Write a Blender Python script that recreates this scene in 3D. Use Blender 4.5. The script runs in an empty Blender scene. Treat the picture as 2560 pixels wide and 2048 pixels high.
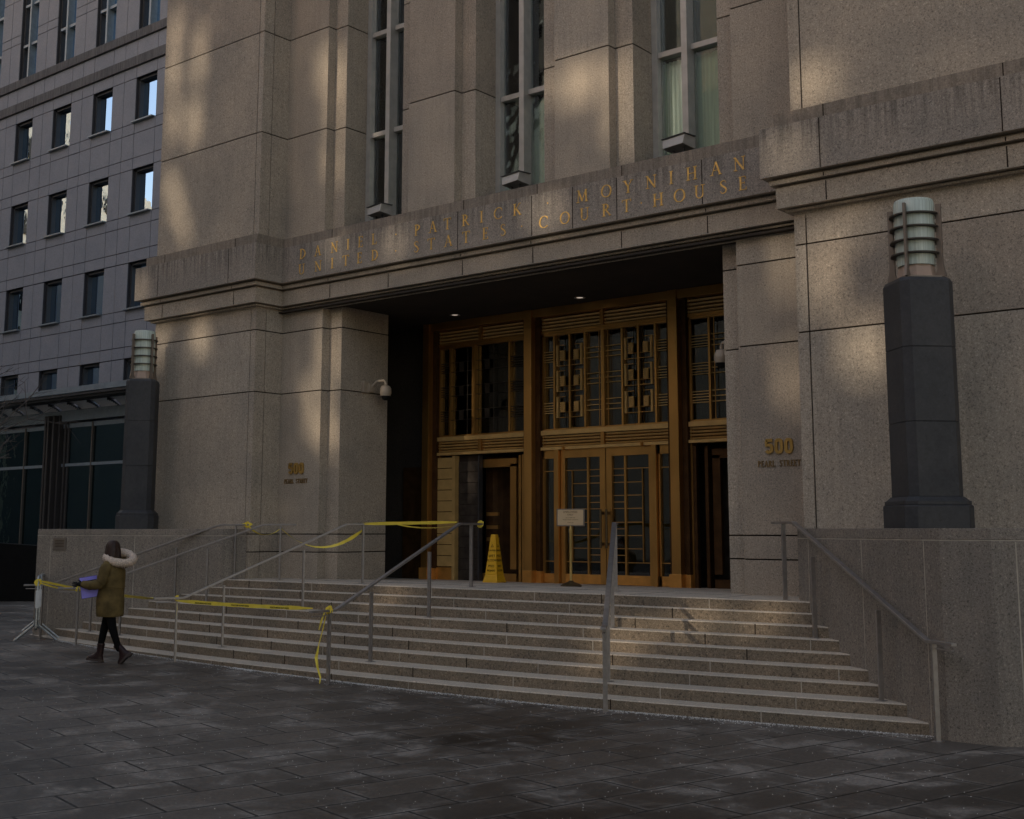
import bpy, bmesh, math, random
from math import sin, cos, tan, pi, radians, sqrt, atan2
from mathutils import Vector, Matrix
random.seed(7)
S = bpy.context.scene
COL = S.collection

# ------------------------------------------------------------------ camera, sky, sun, exposure
cam = bpy.data.cameras.new("camera"); camo = bpy.data.objects.new("camera", cam); COL.objects.link(camo)
camo.location = (0, 0, 2.0); camo.rotation_euler = (radians(90 + 8.21), 0, radians(38.92))
cam.sensor_width = 36; cam.sensor_fit = 'HORIZONTAL'; cam.lens = 36 * 3094 / 2560
cam.shift_y = -145 / 2560; cam.clip_end = 800; cam.clip_start = .05
S.camera = camo
SUN_EL, SUN_DIR = 14.0, (0.28, 1.0)          # travel direction of the light in plan
W = bpy.data.worlds.new("World"); S.world = W; W.use_nodes = True
nt = W.node_tree; bg = nt.nodes['Background']
sky = nt.nodes.new('ShaderNodeTexSky'); sky.sky_type = 'NISHITA'; sky.sun_disc = False
sky.sun_elevation = radians(SUN_EL); sky.sun_rotation = atan2(-SUN_DIR[0], -SUN_DIR[1])
sky.air_density = 1.0; sky.dust_density = .8; sky.ozone_density = 1.6
tint = nt.nodes.new('ShaderNodeMix'); tint.data_type = 'RGBA'; tint.blend_type = 'MULTIPLY'; tint.inputs[0].default_value = 1
tint.inputs[7].default_value = (1.31, .965, .77, 1)      # camera white balance for open shade
nt.links.new(sky.outputs[0], tint.inputs[6]); nt.links.new(tint.outputs[2], bg.inputs[0]); bg.inputs[1].default_value = 0.10
sl = bpy.data.lights.new("sun", 'SUN'); sl.energy = .80; sl.angle = radians(.8); sl.color = (1.0, .84, .64)
so = bpy.data.objects.new("sun", sl); COL.objects.link(so)
dv = Vector((SUN_DIR[0], SUN_DIR[1], -tan(radians(SUN_EL)) * Vector(SUN_DIR).length)).normalized()
so.rotation_euler = dv.to_track_quat('-Z', 'Y').to_euler(); so.location = (-10, -30, 30)
S.view_settings.view_transform = 'Standard'; S.view_settings.look = 'None'
S.view_settings.exposure = 1.72; S.view_settings.gamma = 1.0
S.render.engine = 'CYCLES'
S.cycles.max_bounces = 6; S.cycles.transparent_max_bounces = 12

# ------------------------------------------------------------------ materials
def newmat(name):
    m = bpy.data.materials.new(name); m.use_nodes = True
    n = m.node_tree.nodes; l = m.node_tree.links
    return m, n, l, n['Principled BSDF']
def nnode(n, t, **kw):
    x = n.new(t)
    for k, v in kw.items(): setattr(x, k, v)
    return x
def ramp(n, stops):
    r = n.new('ShaderNodeValToRGB'); e = r.color_ramp.elements
    e[0].position, e[0].color = stops[0][0], (*stops[0][1], 1)
    e[1].position, e[1].color = stops[-1][0], (*stops[-1][1], 1)
    for p, c in stops[1:-1]:
        q = e.new(p); q.color = (*c, 1)
    return r
def g3(v): return (v, v, v)
def mul(n, l, a, b, fac=1.0, t='MULTIPLY'):
    m = n.new('ShaderNodeMix'); m.data_type = 'RGBA'; m.blend_type = t
    m.inputs[0].default_value = fac
    l.new(a, m.inputs[6]); l.new(b, m.inputs[7])
    return m.outputs[2]
def granite(name, base, rough=.85, fleck=.44, scale=44, bump=.08, streak=0.0, zmask=None, mottle=.16, big=0.0, gloss=None):
    m, n, l, p = newmat(name)
    tc = n.new('ShaderNodeTexCoord')
    def noise(sc, det, ro, vec=None):
        q = n.new('ShaderNodeTexNoise'); q.inputs['Scale'].default_value = sc
        q.inputs['Detail'].default_value = det; q.inputs['Roughness'].default_value = ro
        l.new(vec or tc.outputs['Object'], q.inputs['Vector']); return q
    a = noise(scale, 3, .75)
    ra = ramp(n, [(.34, g3(1 - fleck * 1.2)), (.45, g3(.98)), (.60, g3(1.04)), (.72, g3(1 + fleck * 1.9))]); l.new(a.outputs[0], ra.inputs[0])
    b = noise(1.1, 5, .6)
    rb = ramp(n, [(.3, (1 - mottle, 1 - mottle * .9, 1 - mottle * .75)), (.7, (1 + mottle, 1 + mottle * .85, 1 + mottle * .7))]); l.new(b.outputs[0], rb.inputs[0])
    c = noise(scale * 2.6, 2, .6)
    rc = ramp(n, [(.35, g3(1 - fleck * .6)), (.65, g3(1 + fleck * .5))]); l.new(c.outputs[0], rc.inputs[0])
    col = n.new('ShaderNodeRGB'); col.outputs[0].default_value = (*base, 1)
    o = mul(n, l, col.outputs[0], ra.outputs[0]); o = mul(n, l, o, rb.outputs[0]); o = mul(n, l, o, rc.outputs[0])
    if streak:
        mp = n.new('ShaderNodeMapping'); mp.inputs['Scale'].default_value = (9, 9, .35); l.new(tc.outputs['Object'], mp.inputs[0])
        s1 = noise(2.2, 4, .65, mp.outputs[0])
        rs = ramp(n, [(.38, g3(1 - streak)), (.58, g3(1.0))]); l.new(s1.outputs[0], rs.inputs[0])
        if zmask:
            sx = n.new('ShaderNodeSeparateXYZ'); l.new(tc.outputs['Object'], sx.inputs[0])
            mr = n.new('ShaderNodeMapRange'); mr.inputs[1].default_value = zmask[0]; mr.inputs[2].default_value = zmask[1]
            l.new(sx.outputs[2], mr.inputs[0])
            mm = n.new('ShaderNodeMix'); mm.data_type = 'RGBA'; mm.blend_type = 'MULTIPLY'
            l.new(mr.outputs[0], mm.inputs[0]); l.new(o, mm.inputs[6]); l.new(rs.outputs[0], mm.inputs[7]); o = mm.outputs[2]
        else: o = mul(n, l, o, rs.outputs[0])
    l.new(o, p.inputs['Base Color']); p.inputs['Roughness'].default_value = rough
    if bump:
        bp = n.new('ShaderNodeBump'); bp.inputs['Strength'].default_value = bump; bp.inputs['Distance'].default_value = .01
        l.new(a.outputs[0], bp.inputs['Height']); l.new(bp.outputs[0], p.inputs['Normal'])
    return m
def plain(name, base, rough=.5, metal=0.0, var=.12, scale=6, bump=0, spec=.5, stretch=(1, 1, 1)):
    m, n, l, p = newmat(name)
    tc = n.new('ShaderNodeTexCoord'); mp = n.new('ShaderNodeMapping'); mp.inputs['Scale'].default_value = stretch
    l.new(tc.outputs['Object'], mp.inputs[0])
    q = n.new('ShaderNodeTexNoise'); q.inputs['Scale'].default_value = scale; q.inputs['Detail'].default_value = 4
    l.new(mp.outputs[0], q.inputs['Vector'])
    r = ramp(n, [(.3, tuple(c * (1 - var) for c in base)), (.7, tuple(min(1, c * (1 + var)) for c in base))]); l.new(q.outputs[0], r.inputs[0])
    l.new(r.outputs[0], p.inputs['Base Color']); p.inputs['Metallic'].default_value = metal
    rr = n.new('ShaderNodeMapRange'); rr.inputs[3].default_value = max(0, rough - .1); rr.inputs[4].default_value = min(1, rough + .1)
    l.new(q.outputs[0], rr.inputs[0]); l.new(rr.outputs[0], p.inputs['Roughness'])
    p.inputs['Specular IOR Level'].default_value = spec
    if bump:
        bp = n.new('ShaderNodeBump'); bp.inputs['Strength'].default_value = bump; bp.inputs['Distance'].default_value = .01
        l.new(q.outputs[0], bp.inputs['Height']); l.new(bp.outputs[0], p.inputs['Normal'])
    return m
def glass(name, tint=(.5, .55, .55), refl=.35, rough=.02, wav=.02, gcol=(.95, .98, 1)):
    m, n, l, p = newmat(name); n.remove(p)
    out = n['Material Output']
    t = n.new('ShaderNodeBsdfTransparent'); t.inputs[0].default_value = (*tint, 1)
    g = n.new('ShaderNodeBsdfGlossy'); g.inputs[0].default_value = (*gcol, 1); g.inputs['Roughness'].default_value = rough
    if wav:
        tc = n.new('ShaderNodeTexCoord')
        q = n.new('ShaderNodeTexNoise'); q.inputs['Scale'].default_value = 1.7; l.new(tc.outputs['Object'], q.inputs['Vector'])
        bp = n.new('ShaderNodeBump'); bp.inputs['Strength'].default_value = wav * 5; bp.inputs['Distance'].default_value = .04
        l.new(q.outputs[0], bp.inputs['Height']); l.new(bp.outputs[0], g.inputs['Normal'])
    lw = n.new('ShaderNodeFresnel'); lw.inputs[0].default_value = 1.5
    mr = n.new('ShaderNodeMapRange'); mr.inputs[3].default_value = refl; mr.inputs[4].default_value = 1.0; l.new(lw.outputs[0], mr.inputs[0])
    mx = n.new('ShaderNodeMixShader'); l.new(mr.outputs[0], mx.inputs[0]); l.new(t.outputs[0], mx.inputs[1]); l.new(g.outputs[0], mx.inputs[2])
    l.new(mx.outputs[0], out.inputs[0]); return m

M = {}
M['stone'] = granite('court_granite', (.390, .333, .262), streak=.07)
M['stone_pale'] = granite('court_granite_pale', (.420, .362, .288), streak=.11)
M['stone_deep'] = granite('court_granite_deep', (.352, .298, .236), streak=.08)
M['frieze'] = granite('stained_granite', (.305, .265, .220), streak=.45, zmask=(6.45, 7.0), rough=.75)
M['grout'] = plain('dark_joint', (.030, .022, .017), .95)
M['cheek'] = granite('podium_granite', (.250, .216, .178), fleck=.5, scale=42, streak=.12, rough=.7)
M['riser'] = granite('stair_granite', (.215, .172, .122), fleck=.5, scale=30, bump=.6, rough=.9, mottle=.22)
M['tread'] = granite('tread_granite', (.54, .47, .375), fleck=.3, scale=40, rough=.8, mottle=.15)  # paler than the risers: skylight and dry salt put into the colour
M['wash'] = granite('weathered_granite', (.265, .222, .175), fleck=.3, streak=.28)
M['caulk'] = plain('pale_caulk', (.40, .355, .29), .8, var=.25, scale=5)
M['darkstone'] = granite('dark_pylon_stone', (.050, .051, .054), fleck=.12, scale=14, rough=.55, bump=.05, mottle=.3)
M['soffit'] = granite('shaded_soffit', (.055, .047, .040), fleck=.1, bump=0)  # shade under the porch ceiling put into a dark colour
M['recess'] = granite('shaded_recess', (.060, .053, .047), fleck=.3)  # dark colour carries the shade of the entrance recess
M['greystone'] = granite('tower_granite', (.225, .232, .258), fleck=.12, scale=18, bump=.03, rough=.8, mottle=.08)
M['ledge'] = granite('tower_ledge', (.115, .112, .115), fleck=.12, scale=18, bump=.03, streak=.45)
M['towergrout'] = plain('tower_joint', (.03, .03, .035), .9)
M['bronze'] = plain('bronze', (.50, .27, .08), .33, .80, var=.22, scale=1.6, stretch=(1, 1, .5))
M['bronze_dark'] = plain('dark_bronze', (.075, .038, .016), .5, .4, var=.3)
M['bronze_shade'] = plain('shaded_bronze', (.060, .050, .042), .45, .3, var=.35)  # near-black bronze: shade over the side bays put into the colour
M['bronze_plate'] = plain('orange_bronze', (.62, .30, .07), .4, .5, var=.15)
M['bronze_lit'] = plain('lit_bronze', (.58, .38, .14), .5, .2, var=.12)  # paler copy of the bronze, light on louvres and ribs put into it
M['steel'] = plain('brushed_steel', (.33, .305, .285), .45, .75, var=.12, scale=20)
M['galv'] = plain('galvanised_steel', (.42, .44, .44), .35, .7, var=.25, scale=14)
M['alu'] = plain('grey_window_metal', (.44, .425, .39), .45, .25)
M['darkalu'] = plain('dark_window_metal', (.055, .055, .058), .45, .3)
M['sill'] = plain('grey_sill_metal', (.22, .26, .29), .4, .3)
M['glass'] = glass('window_glass', (.95, 1.0, .97), .08, .02, .02)
M['glass_blue'] = glass('tower_glass', (.20, .24, .27), .72, .01, .010, (.52, .74, 1.0))
M['glass_shop'] = glass('shopfront_glass', (.22, .30, .33), .14, .03, .03, (.35, .55, .62))
M['glass_dark'] = glass('door_glass', (.5, .5, .48), .015, .02, .01)
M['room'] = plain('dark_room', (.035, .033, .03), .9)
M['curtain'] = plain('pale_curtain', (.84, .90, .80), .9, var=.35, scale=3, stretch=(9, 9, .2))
M['curtain_green'] = plain('grey_green_curtain', (.42, .50, .40), .9, var=.2, scale=3, stretch=(9, 9, .2))  # darker grey-green cloth beside the pale curtain
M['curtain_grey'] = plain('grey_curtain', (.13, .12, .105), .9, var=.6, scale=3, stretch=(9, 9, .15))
M['gold'] = plain('gold_leaf', (.80, .48, .13), .38, .3, var=.3, scale=20)
M['brass'] = plain('brass', (.60, .42, .14), .42, .35)
M['sign_brass'] = plain('sign_brass', (.42, .26, .07), .4, .45)
M['street_brass'] = plain('aged_brass', (.22, .14, .055), .5, .35)
M['brass_dark'] = plain('dark_brass', (.13, .095, .05), .4, .6)
M['tape'] = plain('yellow_tape', (.86, .68, .08), .45, var=.1, spec=.4)
M['black'] = plain('black_print', (.012, .012, .012), .6)
M['cone'] = plain('yellow_plastic', (.72, .40, .012), .4, var=.08)
M['paper'] = plain('sign_paper', (.58, .44, .26), .6, var=.05)
M['camshell'] = plain('camera_shell', (.36, .30, .23), .45)
M['lampglass'] = plain('frosted_lamp_glass', (.50, .58, .52), .25, var=.18, scale=4, stretch=(14, 14, .4))
M['lampmetal'] = plain('lamp_metal', (.20, .165, .135), .45, .4)
M['lampring'] = plain('lamp_ring_metal', (.060, .05, .042), .45, .4)
M['lampstone'] = plain('lamp_base', (.42, .31, .24), .6)
M['mullion'] = plain('brown_mullion', (.10, .085, .07), .5, .2)
M['pierclad'] = plain('dark_pier_cladding', (.045, .040, .038), .5, .2)
M['cove'] = plain('lit_cove', (.80, .82, .86), .35, .1, var=.25, scale=.5)  # bright reflected light under the canopy put into the colour
M['blackwall'] = plain('black_polished_granite', (.004, .004, .004), .6, var=.3)
M['white'] = plain('white_label', (.62, .62, .60), .6)
M['salt'] = plain('salt_grains', (.62, .60, .56), .8)
M['bark'] = plain('bark', (.06, .05, .045), .9)
M['sunstone'] = granite('sunlit_limestone', (.86, .78, .62), fleck=.1, scale=.4, bump=0, mottle=.3)  # very pale: strong sun on the distant office put into the colour
M['farstone'] = granite('pale_limestone', (.42, .38, .31), fleck=.1, scale=6, bump=0)
# person
M['skin'] = plain('skin', (.45, .27, .19), .55)
M['coat'] = plain('olive_coat', (.135, .096, .038), .75, var=.4, scale=7, bump=1.0)
M['fur'] = plain('cream_fur', (.62, .50, .40), .95, var=.35, scale=60, bump=1)
M['hair'] = plain('brown_hair', (.035, .018, .013), .5, var=.4, scale=20, stretch=(6, 6, .5))
M['legging'] = plain('black_leggings', (.006, .006, .006), .85)
M['boot'] = plain('burgundy_boot', (.022, .009, .009), .4)
M['sole'] = plain('boot_sole', (.05, .035, .03), .8)
M['scarf'] = plain('red_scarf', (.16, .03, .02), .9)
M['folder'] = plain('lilac_folder', (.30, .27, .85), .5, var=.08, scale=9)
M['folder_edge'] = plain('dark_blue_folder_edge', (.03, .03, .22), .5)

for k_ in ('legging', 'blackwall', 'black', 'room', 'coat', 'boot', 'hair', 'bronze_dark', 'bronze_shade', 'grout', 'soffit', 'recess', 'darkstone'):
    M[k_].node_tree.nodes['Principled BSDF'].inputs['Specular IOR Level'].default_value = .12 if k_ not in ('darkstone', 'hair', 'boot') else .3
# plaza paving
def paving():
    m, n, l, p = newmat('plaza_paving')
    tc = n.new('ShaderNodeTexCoord'); mp = n.new('ShaderNodeMapping'); mp.inputs['Rotation'].default_value = (0, 0, -radians(76.5))
    l.new(tc.outputs['Object'], mp.inputs[0])
    def brick(ms, sm, c1, c2, mo):
        b = n.new('ShaderNodeTexBrick'); b.inputs['Scale'].default_value = 1
        b.inputs['Brick Width'].default_value = .92; b.inputs['Row Height'].default_value = .52
        b.inputs['Mortar Size'].default_value = ms; b.inputs['Mortar Smooth'].default_value = sm
        b.inputs['Color1'].default_value = (*c1, 1); b.inputs['Color2'].default_value = (*c2, 1); b.inputs['Mortar'].default_value = (*mo, 1)
        b.offset = .5; l.new(mp.outputs[0], b.inputs['Vector']); return b
    b1 = brick(.004, .1, (.016, .011, .007), (.074, .058, .044), (.03, .025, .02))
    b2 = brick(.075, 1.0, g3(0), g3(0), g3(1))
    def noise(sc, det=5, ro=.6, vec=None, dist=0):
        q = n.new('ShaderNodeTexNoise'); q.inputs['Scale'].default_value = sc; q.inputs['Detail'].default_value = det
        q.inputs['Roughness'].default_value = ro; q.inputs['Distortion'].default_value = dist
        l.new(vec or tc.outputs['Object'], q.inputs['Vector']); return q
    e = noise(2.3, 7, .7); re = ramp(n, [(.42, g3(0)), (.62, g3(.6))]); l.new(e.outputs[0], re.inputs[0])
    edge = mul(n, l, b2.outputs[0], re.outputs[0])
    big = noise(.22, 3, .5); rbg = ramp(n, [(.38, g3(.1)), (.60, g3(.9))]); l.new(big.outputs[0], rbg.inputs[0])
    patch = noise(1.3, 8, .68, dist=.4); rp = ramp(n, [(.48, g3(0)), (.56, g3(.25)), (.64, g3(1))]); l.new(patch.outputs[0], rp.inputs[0])
    bgp = mul(n, l, rbg.outputs[0], rp.outputs[0], .6, 'MULTIPLY')
    tot = mul(n, l, edge, rp.outputs[0], .55, 'ADD'); tot = mul(n, l, tot, bgp, 1, 'ADD')
    fine = noise(26, 5, .75); rf = ramp(n, [(.3, g3(.62)), (.7, g3(1.38))]); l.new(fine.outputs[0], rf.inputs[0])
    light = n.new('ShaderNodeRGB'); light.outputs[0].default_value = (.24, .212, .180, 1)
    mx = n.new('ShaderNodeMix'); mx.data_type = 'RGBA'; l.new(tot, mx.inputs[0]); l.new(b1.outputs[0], mx.inputs[6]); l.new(light.outputs[0], mx.inputs[7])
    o = mul(n, l, mx.outputs[2], rf.outputs[0])
    jm = brick(.014, .3, g3(1), g3(1), g3(.08)); o = mul(n, l, o, jm.outputs[0])
    l.new(o, p.inputs['Base Color'])
    rr = n.new('ShaderNodeMapRange'); rr.inputs[3].default_value = .42; rr.inputs[4].default_value = .8; l.new(tot, rr.inputs[0])
    l.new(rr.outputs[0], p.inputs['Roughness']); p.inputs['Specular IOR Level'].default_value = .38
    bp = n.new('ShaderNodeBump'); bp.inputs['Strength'].default_value = .25; bp.inputs['Distance'].default_value = .006
    l.new(fine.outputs[0], bp.inputs['Height']); l.new(bp.outputs[0], p.inputs['Normal'])
    return m
M['paving'] = paving()

# ------------------------------------------------------------------ builders
class MB:
    def __init__(s): s.v = []; s.f = []; s.m = []
    def add(s, vs, fs, mi=0):
        o = len(s.v); s.v += [tuple(v) for v in vs]; s.f += [tuple(i + o for i in f) for f in fs]; s.m += [mi] * len(fs); return s
    def box(s, x0, x1, y0, y1, z0, z1, mi=0):
        if x0 > x1: x0, x1 = x1, x0
        if y0 > y1: y0, y1 = y1, y0
        return s.add([(x0, y0, z0), (x1, y0, z0), (x1, y1, z0), (x0, y1, z0), (x0, y0, z1), (x1, y0, z1), (x1, y1, z1), (x0, y1, z1)],
              [(0, 3, 2, 1), (4, 5, 6, 7), (0, 1, 5, 4), (1, 2, 6, 5), (2, 3, 7, 6), (3, 0, 4, 7)], mi)
    def prism(s, poly, z0, z1, mi=0):
        n = len(poly)
        a = sum(poly[i][0] * poly[(i + 1) % n][1] - poly[(i + 1) % n][0] * poly[i][1] for i in range(n))
        if a < 0: poly = poly[::-1]
        vs = [(x, y, z0) for x, y in poly] + [(x, y, z1) for x, y in poly]
        return s.add(vs, [tuple(range(n - 1, -1, -1)), tuple(range(n, 2 * n))] + [(i, (i + 1) % n, n + (i + 1) % n, n + i) for i in range(n)], mi)
    def frustum(s, c, polyf, z0, z1, s0, s1, mi=0):
        n = len(polyf)
        vs = [(c[0] + x * s0, c[1] + y * s0, z0) for x, y in polyf] + [(c[0] + x * s1, c[1] + y * s1, z1) for x, y in polyf]
        return s.add(vs, [tuple(range(n - 1, -1, -1)), tuple(range(n, 2 * n))] + [(i, (i + 1) % n, n + (i + 1) % n, n + i) for i in range(n)], mi)
    def bar(s, a, b, w, h, mi=0, up=Vector((0, 0, 1))):
        a, b = Vector(a), Vector(b); d = (b - a).normalized(); r = d.cross(up)
        if r.length < 1e-4: r = d.cross(Vector((0, 1, 0)))
        r.normalize(); u = r.cross(d).normalized()
        vs = [p + r * sx * w / 2 + u * sz * h / 2 for p in (a, b) for sx, sz in ((-1, -1), (1, -1), (1, 1), (-1, 1))]
        return s.add(vs, [(3, 2, 1, 0), (4, 5, 6, 7), (0, 1, 5, 4), (1, 2, 6, 5), (2, 3, 7, 6), (3, 0, 4, 7)], mi)
    def tube(s, pts, r, seg=10, mi=0, cap=True):
        pts = [Vector(p) for p in pts]; rs = r if isinstance(r, (list, tuple)) else [r] * len(pts)
        rings = []; pu = None
        for i, p in enumerate(pts):
            d = (pts[min(i + 1, len(pts) - 1)] - pts[max(i - 1, 0)]).normalized()
            if pu is None:
                pu = d.cross(Vector((0, 0, 1)))
                if pu.length < 1e-3: pu = Vector((1, 0, 0))
            a = (pu - d * pu.dot(d)).normalized(); b = d.cross(a); pu = a
            rings.append([p + (a * cos(2 * pi * k / seg) + b * sin(2 * pi * k / seg)) * rs[i] for k in range(seg)])
        vs = [v for ring in rings for v in ring]; fs = []
        for i in range(len(pts) - 1):
            for k in range(seg):
                fs.append((i * seg + k, i * seg + (k + 1) % seg, (i + 1) * seg + (k + 1) % seg, (i + 1) * seg + k))
        if cap: fs += [tuple(range(seg - 1, -1, -1)), tuple((len(pts) - 1) * seg + k for k in range(seg))]
        return s.add(vs, fs, mi)
    def lathe(s, c, prof, seg=32, mi=0, jit=0):
        vs = []; fs = []
        for r, z in prof:
            for k in range(seg):
                a = 2 * pi * k / seg; rr = r * (1 + (jit if k % 2 else -jit)); vs.append((c[0] + rr * cos(a), c[1] + rr * sin(a), c[2] + z))
        for i in range(len(prof) - 1):
            for k in range(seg): fs.append((i * seg + k, i * seg + (k + 1) % seg, (i + 1) * seg + (k + 1) % seg, (i + 1) * seg + k))
        if prof[0][0] > 1e-4: fs.append(tuple(range(seg - 1, -1, -1)))
        if prof[-1][0] > 1e-4: fs.append(tuple((len(prof) - 1) * seg + k for k in range(seg)))
        return s.add(vs, fs, mi)
    def build(s, name, mats, parent=None, smooth=False, bevel=0, tag=None):
        me = bpy.data.meshes.new(name); me.from_pydata(s.v, [], s.f)
        if not isinstance(mats, (list, tuple)): mats = [mats]
        for m in mats: me.materials.append(M[m] if isinstance(m, str) else m)
        for i, p in enumerate(me.polygons): p.material_index = s.m[i]
        me.validate(); me.update()
        o = bpy.data.objects.new(name, me); COL.objects.link(o)
        if smooth:
            for p in me.polygons: p.use_smooth = True
            me.set_sharp_from_angle(angle=radians(40))
        if bevel:
            b = o.modifiers.new('bevel', 'BEVEL'); b.width = bevel; b.segments = 2; b.limit_method = 'ANGLE'
        if parent: put(o, parent)
        return o
def put(o, parent):
    o.parent = parent; o.matrix_parent_inverse = Matrix.Translation(parent_loc(parent)).inverted() if parent_loc(parent).length else Matrix()
def parent_loc(p):
    l = Vector(p.location); q = p
    while q.parent: q = q.parent; l = l + Vector(q.location)
    return l if p.type == 'EMPTY' else (Vector(p.parent.location) * 0 if p.parent else Vector())
def thing(name, label, cat, loc=(0, 0, 0), group=None):
    o = bpy.data.objects.new(name, None); COL.objects.link(o); o.location = loc; o.empty_display_size = .2
    return tag(o, label, cat, group)
def tag(o, label=None, cat=None, group=None, kind=None):
    if label: o['label'] = label
    if cat: o['category'] = cat
    if group: o['group'] = group
    if kind: o['kind'] = kind
    return o

# stroke letters (cap height 1): ribbons of (points, widths)
def arc(cx, cy, rx, ry, a0, a1, tk, tn, n=14):
    pts, ws = [], []
    for i in range(n + 1):
        a = radians(a0 + (a1 - a0) * i / n); pts.append((cx + rx * cos(a), cy + ry * sin(a))); ws.append(tn + (tk - tn) * abs(cos(a)))
    return pts, ws
TK, TN = .13, .05
def ln(x0, y0, x1, y1, w): return [(x0, y0), (x1, y1)], [w, w]
def sf(x, y, w=.14): return ln(x - w, y, x + w, y, .045)
GL = {
 'I': (.3, [ln(.15, 0, .15, 1, TK), sf(.15, .98), sf(.15, .02)]),
 'L': (.6, [ln(.15, 0, .15, 1, TK), sf(.15, .98), ln(.02, .02, .56, .02, .045), ln(.56, 0, .56, .2, .035)]),
 'E': (.6, [ln(.15, 0, .15, 1, TK), ln(.02, .02, .56, .02, .045), ln(.02, .98, .53, .98, .045), ln(.15, .52, .45, .52, .04), ln(.56, 0, .56, .2, .035), ln(.53, .8, .53, 1, .035), ln(.45, .42, .45, .62, .03)]),
 'T': (.8, [ln(.4, 0, .4, 1, TK), sf(.4, .02), ln(.03, .98, .77, .98, .045), ln(.03, .8, .03, 1, .035), ln(.77, .8, .77, 1, .035)]),
 'H': (.85, [ln(.15, 0, .15, 1, TK), ln(.70, 0, .70, 1, TK), ln(.15, .52, .7, .52, .045), sf(.15, .98), sf(.15, .02), sf(.7, .98), sf(.7, .02)]),
 'N': (.85, [ln(.13, 0, .13, 1, TN), ln(.73, 0, .73, 1, TN), ln(.10, .98, .73, .02, TK), sf(.13, .02), sf(.73, .98), ln(.0, .98, .12, .98, .045)]),
 'A': (.85, [ln(.12, 0, .42, 1, TN), ln(.42, 1, .75, 0, TK), ln(.22, .36, .64, .36, .04), sf(.12, .02), sf(.75, .02)]),
 'M': (1.0, [ln(.12, 0, .17, 1, TN), ln(.17, 1, .5, .08, TK), ln(.5, .08, .82, 1, TN), ln(.82, 1, .88, 0, TK), sf(.12, .02), sf(.88, .02), ln(.05, .98, .17, .98, .04), ln(.82, .98, .95, .98, .04)]),
 'Y': (.8, [ln(.1, 1, .4, .48, TK), ln(.4, .48, .7, 1, TN), ln(.4, 0, .4, .5, TK), sf(.1, .98), sf(.7, .98), sf(.4, .02)]),
 'K': (.8, [ln(.15, 0, .15, 1, TK), ln(.18, .45, .65, 1, TN), ln(.3, .58, .72, 0, TK), sf(.15, .98), sf(.15, .02), sf(.65, .98, .1), sf(.72, .02, .1)]),
 'U': (.82, [ln(.15, .33, .15, 1, TK), arc(.41, .32, .26, .31, 180, 360, .09, .05), ln(.67, .33, .67, 1, TN), sf(.15, .98), sf(.67, .98)]),
 'D': (.82, [ln(.15, 0, .15, 1, TK), arc(.15, .5, .56, .48, -90, 90, TK, .045), sf(.1, .98, .1), sf(.1, .02, .1)]),
 'P': (.65, [ln(.15, 0, .15, 1, TK), arc(.15, .73, .38, .25, -90, 90, TK, .045), sf(.15, .02), sf(.1, .98, .1)]),
 'R': (.75, [ln(.15, 0, .15, 1, TK), arc(.15, .74, .36, .24, -90, 90, TK, .045), ln(.32, .5, .7, 0, .11), sf(.15, .02), sf(.1, .98, .1), sf(.7, .02, .08)]),
 'O': (.92, [arc(.46, .5, .40, .48, 0, 360, TK, .045, 28)]),
 'C': (.85, [arc(.48, .5, .42, .48, 42, 318, TK, .045, 22), ln(.8, .68, .8, .9, .035)]),
 'S': (.6, [([(.50, .80), (.42, .95), (.28, .98), (.13, .90), (.10, .76), (.18, .62), (.32, .52), (.46, .40), (.52, .26), (.46, .10), (.30, .02), (.15, .05), (.07, .2)], [.04, .05, .06, .08, .10, .12, .13, .12, .10, .08, .06, .05, .04])]),
 '.': (.3, [([(.15, .42), (.15, .5), (.15, .58)], [.01, .13, .01])]),
}
def ribbon2d(pts, ws):
    vs = []; n = len(pts)
    for i, (x, y) in enumerate(pts):
        a = pts[max(i - 1, 0)]; b = pts[min(i + 1, n - 1)]; dx, dy = b[0] - a[0], b[1] - a[1]; L = sqrt(dx * dx + dy * dy) or 1
        nx, ny = -dy / L, dx / L; w = ws[i] / 2
        vs += [(x + nx * w, y + ny * w), (x - nx * w, y - ny * w)]
    return vs
def glyph(mb, ch, cx, z0, h, y, th=.006, wide=1.0, bold=1.0, mi=0):
    w, strokes = GL[ch]
    for k, (pts, ws) in enumerate(strokes):
        v2 = ribbon2d(pts, [q * bold for q in ws]); n = len(v2) // 2; t = th + k * .0006
        P = [(cx + (x - w / 2) * h * wide, z0 + z * h) for x, z in v2]
        vs = [(x, y - t, z) for x, z in P] + [(x, y + .004, z) for x, z in P]
        fs = []; o = 2 * n
        for i in range(n - 1):
            a, b, c, d = 2 * i, 2 * i + 1, 2 * i + 3, 2 * i + 2
            fs += [(a, b, c, d), (a, d, d + o, a + o), (b, b + o, c + o, c)]
        fs += [(0, o, 1 + o, 1), (2 * n - 2, 2 * n - 1, 2 * n - 1 + o, 2 * n - 2 + o)]
        mb.add(vs, fs, mi)
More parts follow.
